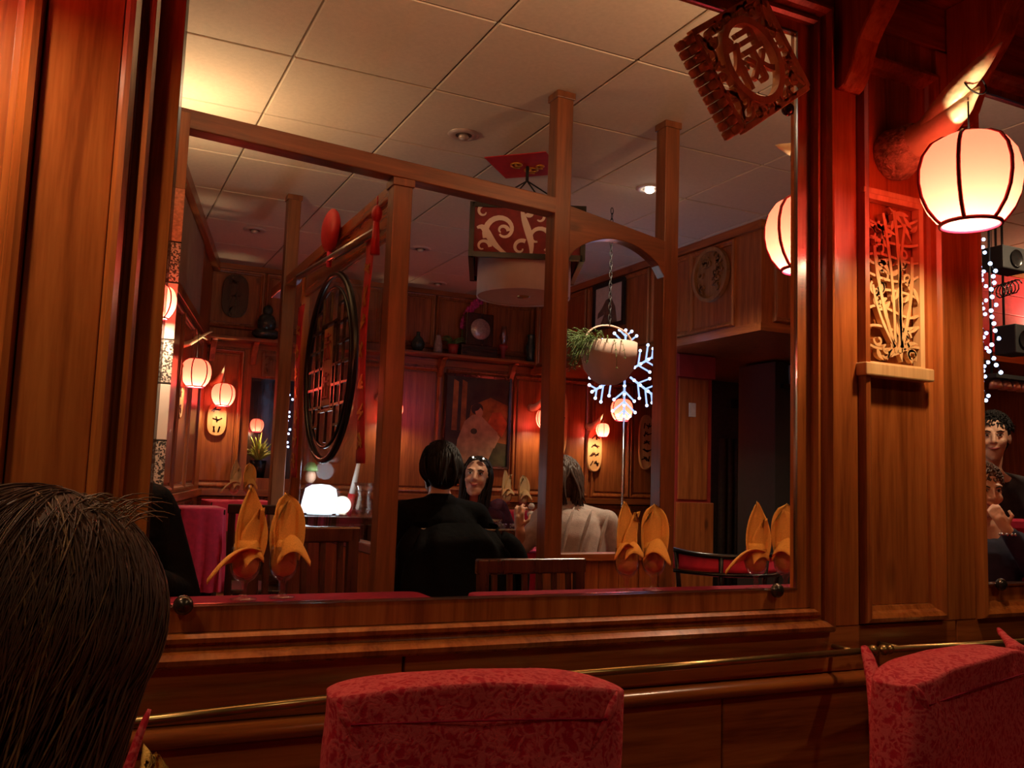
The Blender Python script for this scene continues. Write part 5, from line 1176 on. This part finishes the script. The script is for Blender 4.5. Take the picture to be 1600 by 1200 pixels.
# right-hand mirror: man and child
t, b, c, M_ = person('man in a dark shirt looking out of the right-hand mirror', (4.60, 3.42), R(-46), (.03, -.10, 1.40), rotm(R(-6), R(4)), 'shirt_dark', s=1.08, arms=(arm(1, (.27, -.02, .90), (.16, -.26, .92), 1.12), arm(-1, (-.27, -.02, .90), (-.16, -.26, .92), 1.12)), shoulder_z=1.19, sw=.22, voxel=.0065, cloth_name='shirt', neckline=.05)
face_parts(b, c, M_, 1.08, -.3); hair_cap(t, c, M_, 1.1, 'hair_black', seed=12, strands=900)
t, b, c, M_ = person('child with a hand at the mouth in the right-hand mirror', (3.56, 2.66), R(-40), (-.01, -.07, 1.10), rotm(R(10), R(8)), 'navy', s=.88, arms=(arm(1, (.17, -.12, .76), (.035, -.215, .945), .88, .13), arm(-1, (-.18, -.05, .70), (-.10, -.22, .75), .88, .13)), hands=(((.035, -.215, .945), (-.45, .05, .85), (0, 1, .2), .7),), shoulder_z=.925, sw=.14, voxel=.0055, cloth_name='jumper')
face_parts(b, c, M_, .88, 0); hair_cap(t, c, M_, .9, 'hair_brown', seed=13, strands=800)
bl = G()
for k in range(10): bl.ball((.04 + .028*math.cos(k*.628), -.212 + .028*math.sin(k*.628), .925), .0065, 8, 6)
bl.build('bracelet', 'chrome', t)
# woman in the left foreground, hair towards us
M4 = rotm(R(-80), R(-10), R(0))
t = thing('person', 'woman with brown hair in the left foreground, seen from behind', 'person', (-.033, .80, 0), 0)
hc = Vector((0, 0, .955)); g = G(); head_volume(g, hc, M4, .84)
g.capsule((-.03, -.01, .80), hc + M4 @ Vector((0, .02, -.05)), .055, .052); g.capsule((-.06, 0, .50), (-.05, 0, .66), .12, .13); g.capsule((-.05, 0, .66), (-.035, -.01, .79), .11, .06)
for q in (-1, 1):
    g.capsule((-.05, 0, .74), (-.05 + q*.16, 0, .70), .05, .048); g.capsule((-.05 + q*.17, 0, .69), (-.05 + q*.20, .02, .46), .045, .038); g.capsule((-.05 + q*.20, .02, .46), (-.05 + q*.10, -.2, .50), .036, .026)
    g.capsule((-.06 + q*.08, 0, .46), (-.06 + q*.10, -.38, .45), .075, .055); g.capsule((-.06 + q*.10, -.38, .45), (-.06 + q*.10, -.36, .06), .05, .038)
b = remeshed(g, 'body', 'skin', t, .008, 4); face_parts(b, hc, M4, .84)
g = G(); g.ball((-.05, 0, .60), (.19, .13, .2), 20, 14); g.capsule((-.05, .0, .48), (-.05, 0, .62), .15, .15)
for q in (-1, 1):
    g.capsule((-.05, 0, .72), (-.05 + q*.16, 0, .69), .07, .062); g.capsule((-.05 + q*.17, 0, .68), (-.05 + q*.20, .02, .46), .06, .052); g.capsule((-.05 + q*.20, .02, .46), (-.05 + q*.11, -.18, .50), .05, .04)
    g.capsule((-.06 + q*.08, 0, .46), (-.06 + q*.10, -.38, .45), .088, .066); g.capsule((-.06 + q*.10, -.38, .45), (-.06 + q*.10, -.36, .08), .06, .052)
remeshed(g, 'jumper', 'plum_top', t, .010, 5)
g = G(); r2 = random.Random(21)
g.ball(hc + Vector((.005, 0, .006)), (.104, .105, .100), 36, 24); g.ball(hc + Vector((-.05, -.02, -.10)), (.085, .09, .14), 28, 18); g.ball((-.07, -.03, .74), (.075, .07, .12), 20, 14)
g.build('hair', 'hair_brown', t)
g = G(); gg = G(); C0 = hc + Vector((.005, 0, .006)); RD = Vector((.104, .105, .100))
for k in range(2600):
    a = r2.uniform(-PI, PI); e = math.asin(r2.uniform(-.45, 1)); d = Vector((math.cos(a)*math.cos(e), math.sin(a)*math.cos(e), math.sin(e)))
    lift = 1.006 + abs(r2.gauss(0, .012)); pts = []; tgt = Vector((-.075 + r2.gauss(0, .035), -.04 + r2.gauss(0, .035), .64 + r2.uniform(-.08, .12)))
    wob = r2.gauss(0, .12)
    for q in range(7):
        p = C0 + Vector((d.x*RD.x, d.y*RD.y, d.z*RD.z))*lift; pts.append(p)
        fl = (Vector((-.05, -.03, .70)) - p).normalized() + Vector((wob, wob*.5, 0)); fl = fl - d*fl.dot(d); d = (d + fl.normalized()*.17).normalized()
    last = pts[-1]; pts += [last.lerp(tgt, .3) + d*.012, last.lerp(tgt, .65) + d*.008, tgt]
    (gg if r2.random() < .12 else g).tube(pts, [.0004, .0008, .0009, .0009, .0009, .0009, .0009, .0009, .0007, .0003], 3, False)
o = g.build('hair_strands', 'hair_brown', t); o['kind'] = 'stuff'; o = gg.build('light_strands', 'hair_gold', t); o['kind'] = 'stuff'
g = G()
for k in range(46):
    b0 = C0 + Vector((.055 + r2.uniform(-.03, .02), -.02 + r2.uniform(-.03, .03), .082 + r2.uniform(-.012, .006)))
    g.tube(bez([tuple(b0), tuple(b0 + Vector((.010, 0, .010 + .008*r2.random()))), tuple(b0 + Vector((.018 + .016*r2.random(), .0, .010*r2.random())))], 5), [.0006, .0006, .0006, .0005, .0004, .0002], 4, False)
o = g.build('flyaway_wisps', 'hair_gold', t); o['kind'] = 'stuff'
# bench below the woman, and fill lamps added on the near side of the room
t = thing('bench_seat', 'red bench seat below the lower left corner of the picture', 'bench', (-.11, .80, 0)); G().box(-.30, .30, -.25, .18, .30, .395).build('seat', 'brocade', t, bevel=.02)
for sx in (-.26, .26):
    for yy in (-.2, .13): G().tube([(sx, yy, 0), (sx, yy, .30)], .02, 8).build('leg', 'dark_z', t)
# ------------------------------------------------------------------ unseen lamps, most of them added as fill light
def fill_downlight(x, y, label, w):  # unseen spots added as fill light
    t = thing('ceiling_spot', label, 'ceiling light', (x, y, H - .001), 0, 'recessed ceiling spots')
    G().lathe([(.030, -.004), (.046, -.007), (.056, -.004), (.058, .0)], 28).build('trim_ring', 'spot_trim', t); G().ball((0, 0, -.008), (.022, .022, .008), 14, 8).build('lamp', 'spot_glow', t)
    light('spot_light', 'SPOT', (0, 0, -.04), w, (1, .74, .45), .03, None, t, R(140))
fill_downlight(-.9, -.9, 'added fill spot, unseen behind the camera at left', 14)  # this spot and the next are made up for ambient light
fill_downlight(1.6, -.9, 'added fill spot, unseen behind the camera at right', 14)

def uplighter(label, loc, rz, w):
    t = thing('wall_uplighter', label, 'lamp', loc, rz, 'wall uplighters')
    G().lathe([(.0001, 0), (.03, .002), (.07, .05), (.085, .10), (.08, .10), (.064, .05), (.0001, .012)], 28).build('bowl', 'brass', t)
    G().box(-.03, .03, .0, .10, -.02, .04).build('bracket', 'brass', t, bevel=.004); G().ball((0, 0, .035), .016, 12, 8).build('bulb', 'bulb_glow', t)
    light('uplight', 'POINT', (0, 0, .085), w, (1, .66, .36), .03, None, t)
uplighter('brass uplighter high on the slanted left wall behind the frame', (.26, 4.0, 2.18), th, 15)
uplighter('added unseen uplighter above the mirror on its far side, left', (.45, 1.42, 2.16), R(180), 38)  # this pair is put in to brighten the ceiling, no such lamps seen
uplighter('added unseen uplighter above the mirror on its far side, right', (2.2, 1.42, 2.16), R(180), 38)
fill_downlight(4.3, 2.5, 'added fill spot, unseen over the right-hand mirror view', 45)  # added to brighten the man and the pink planks
uplighter('brass uplighter by the pink planks just beyond the right mirror edge', (6.15, 4.02, 2.16), 0, 12)
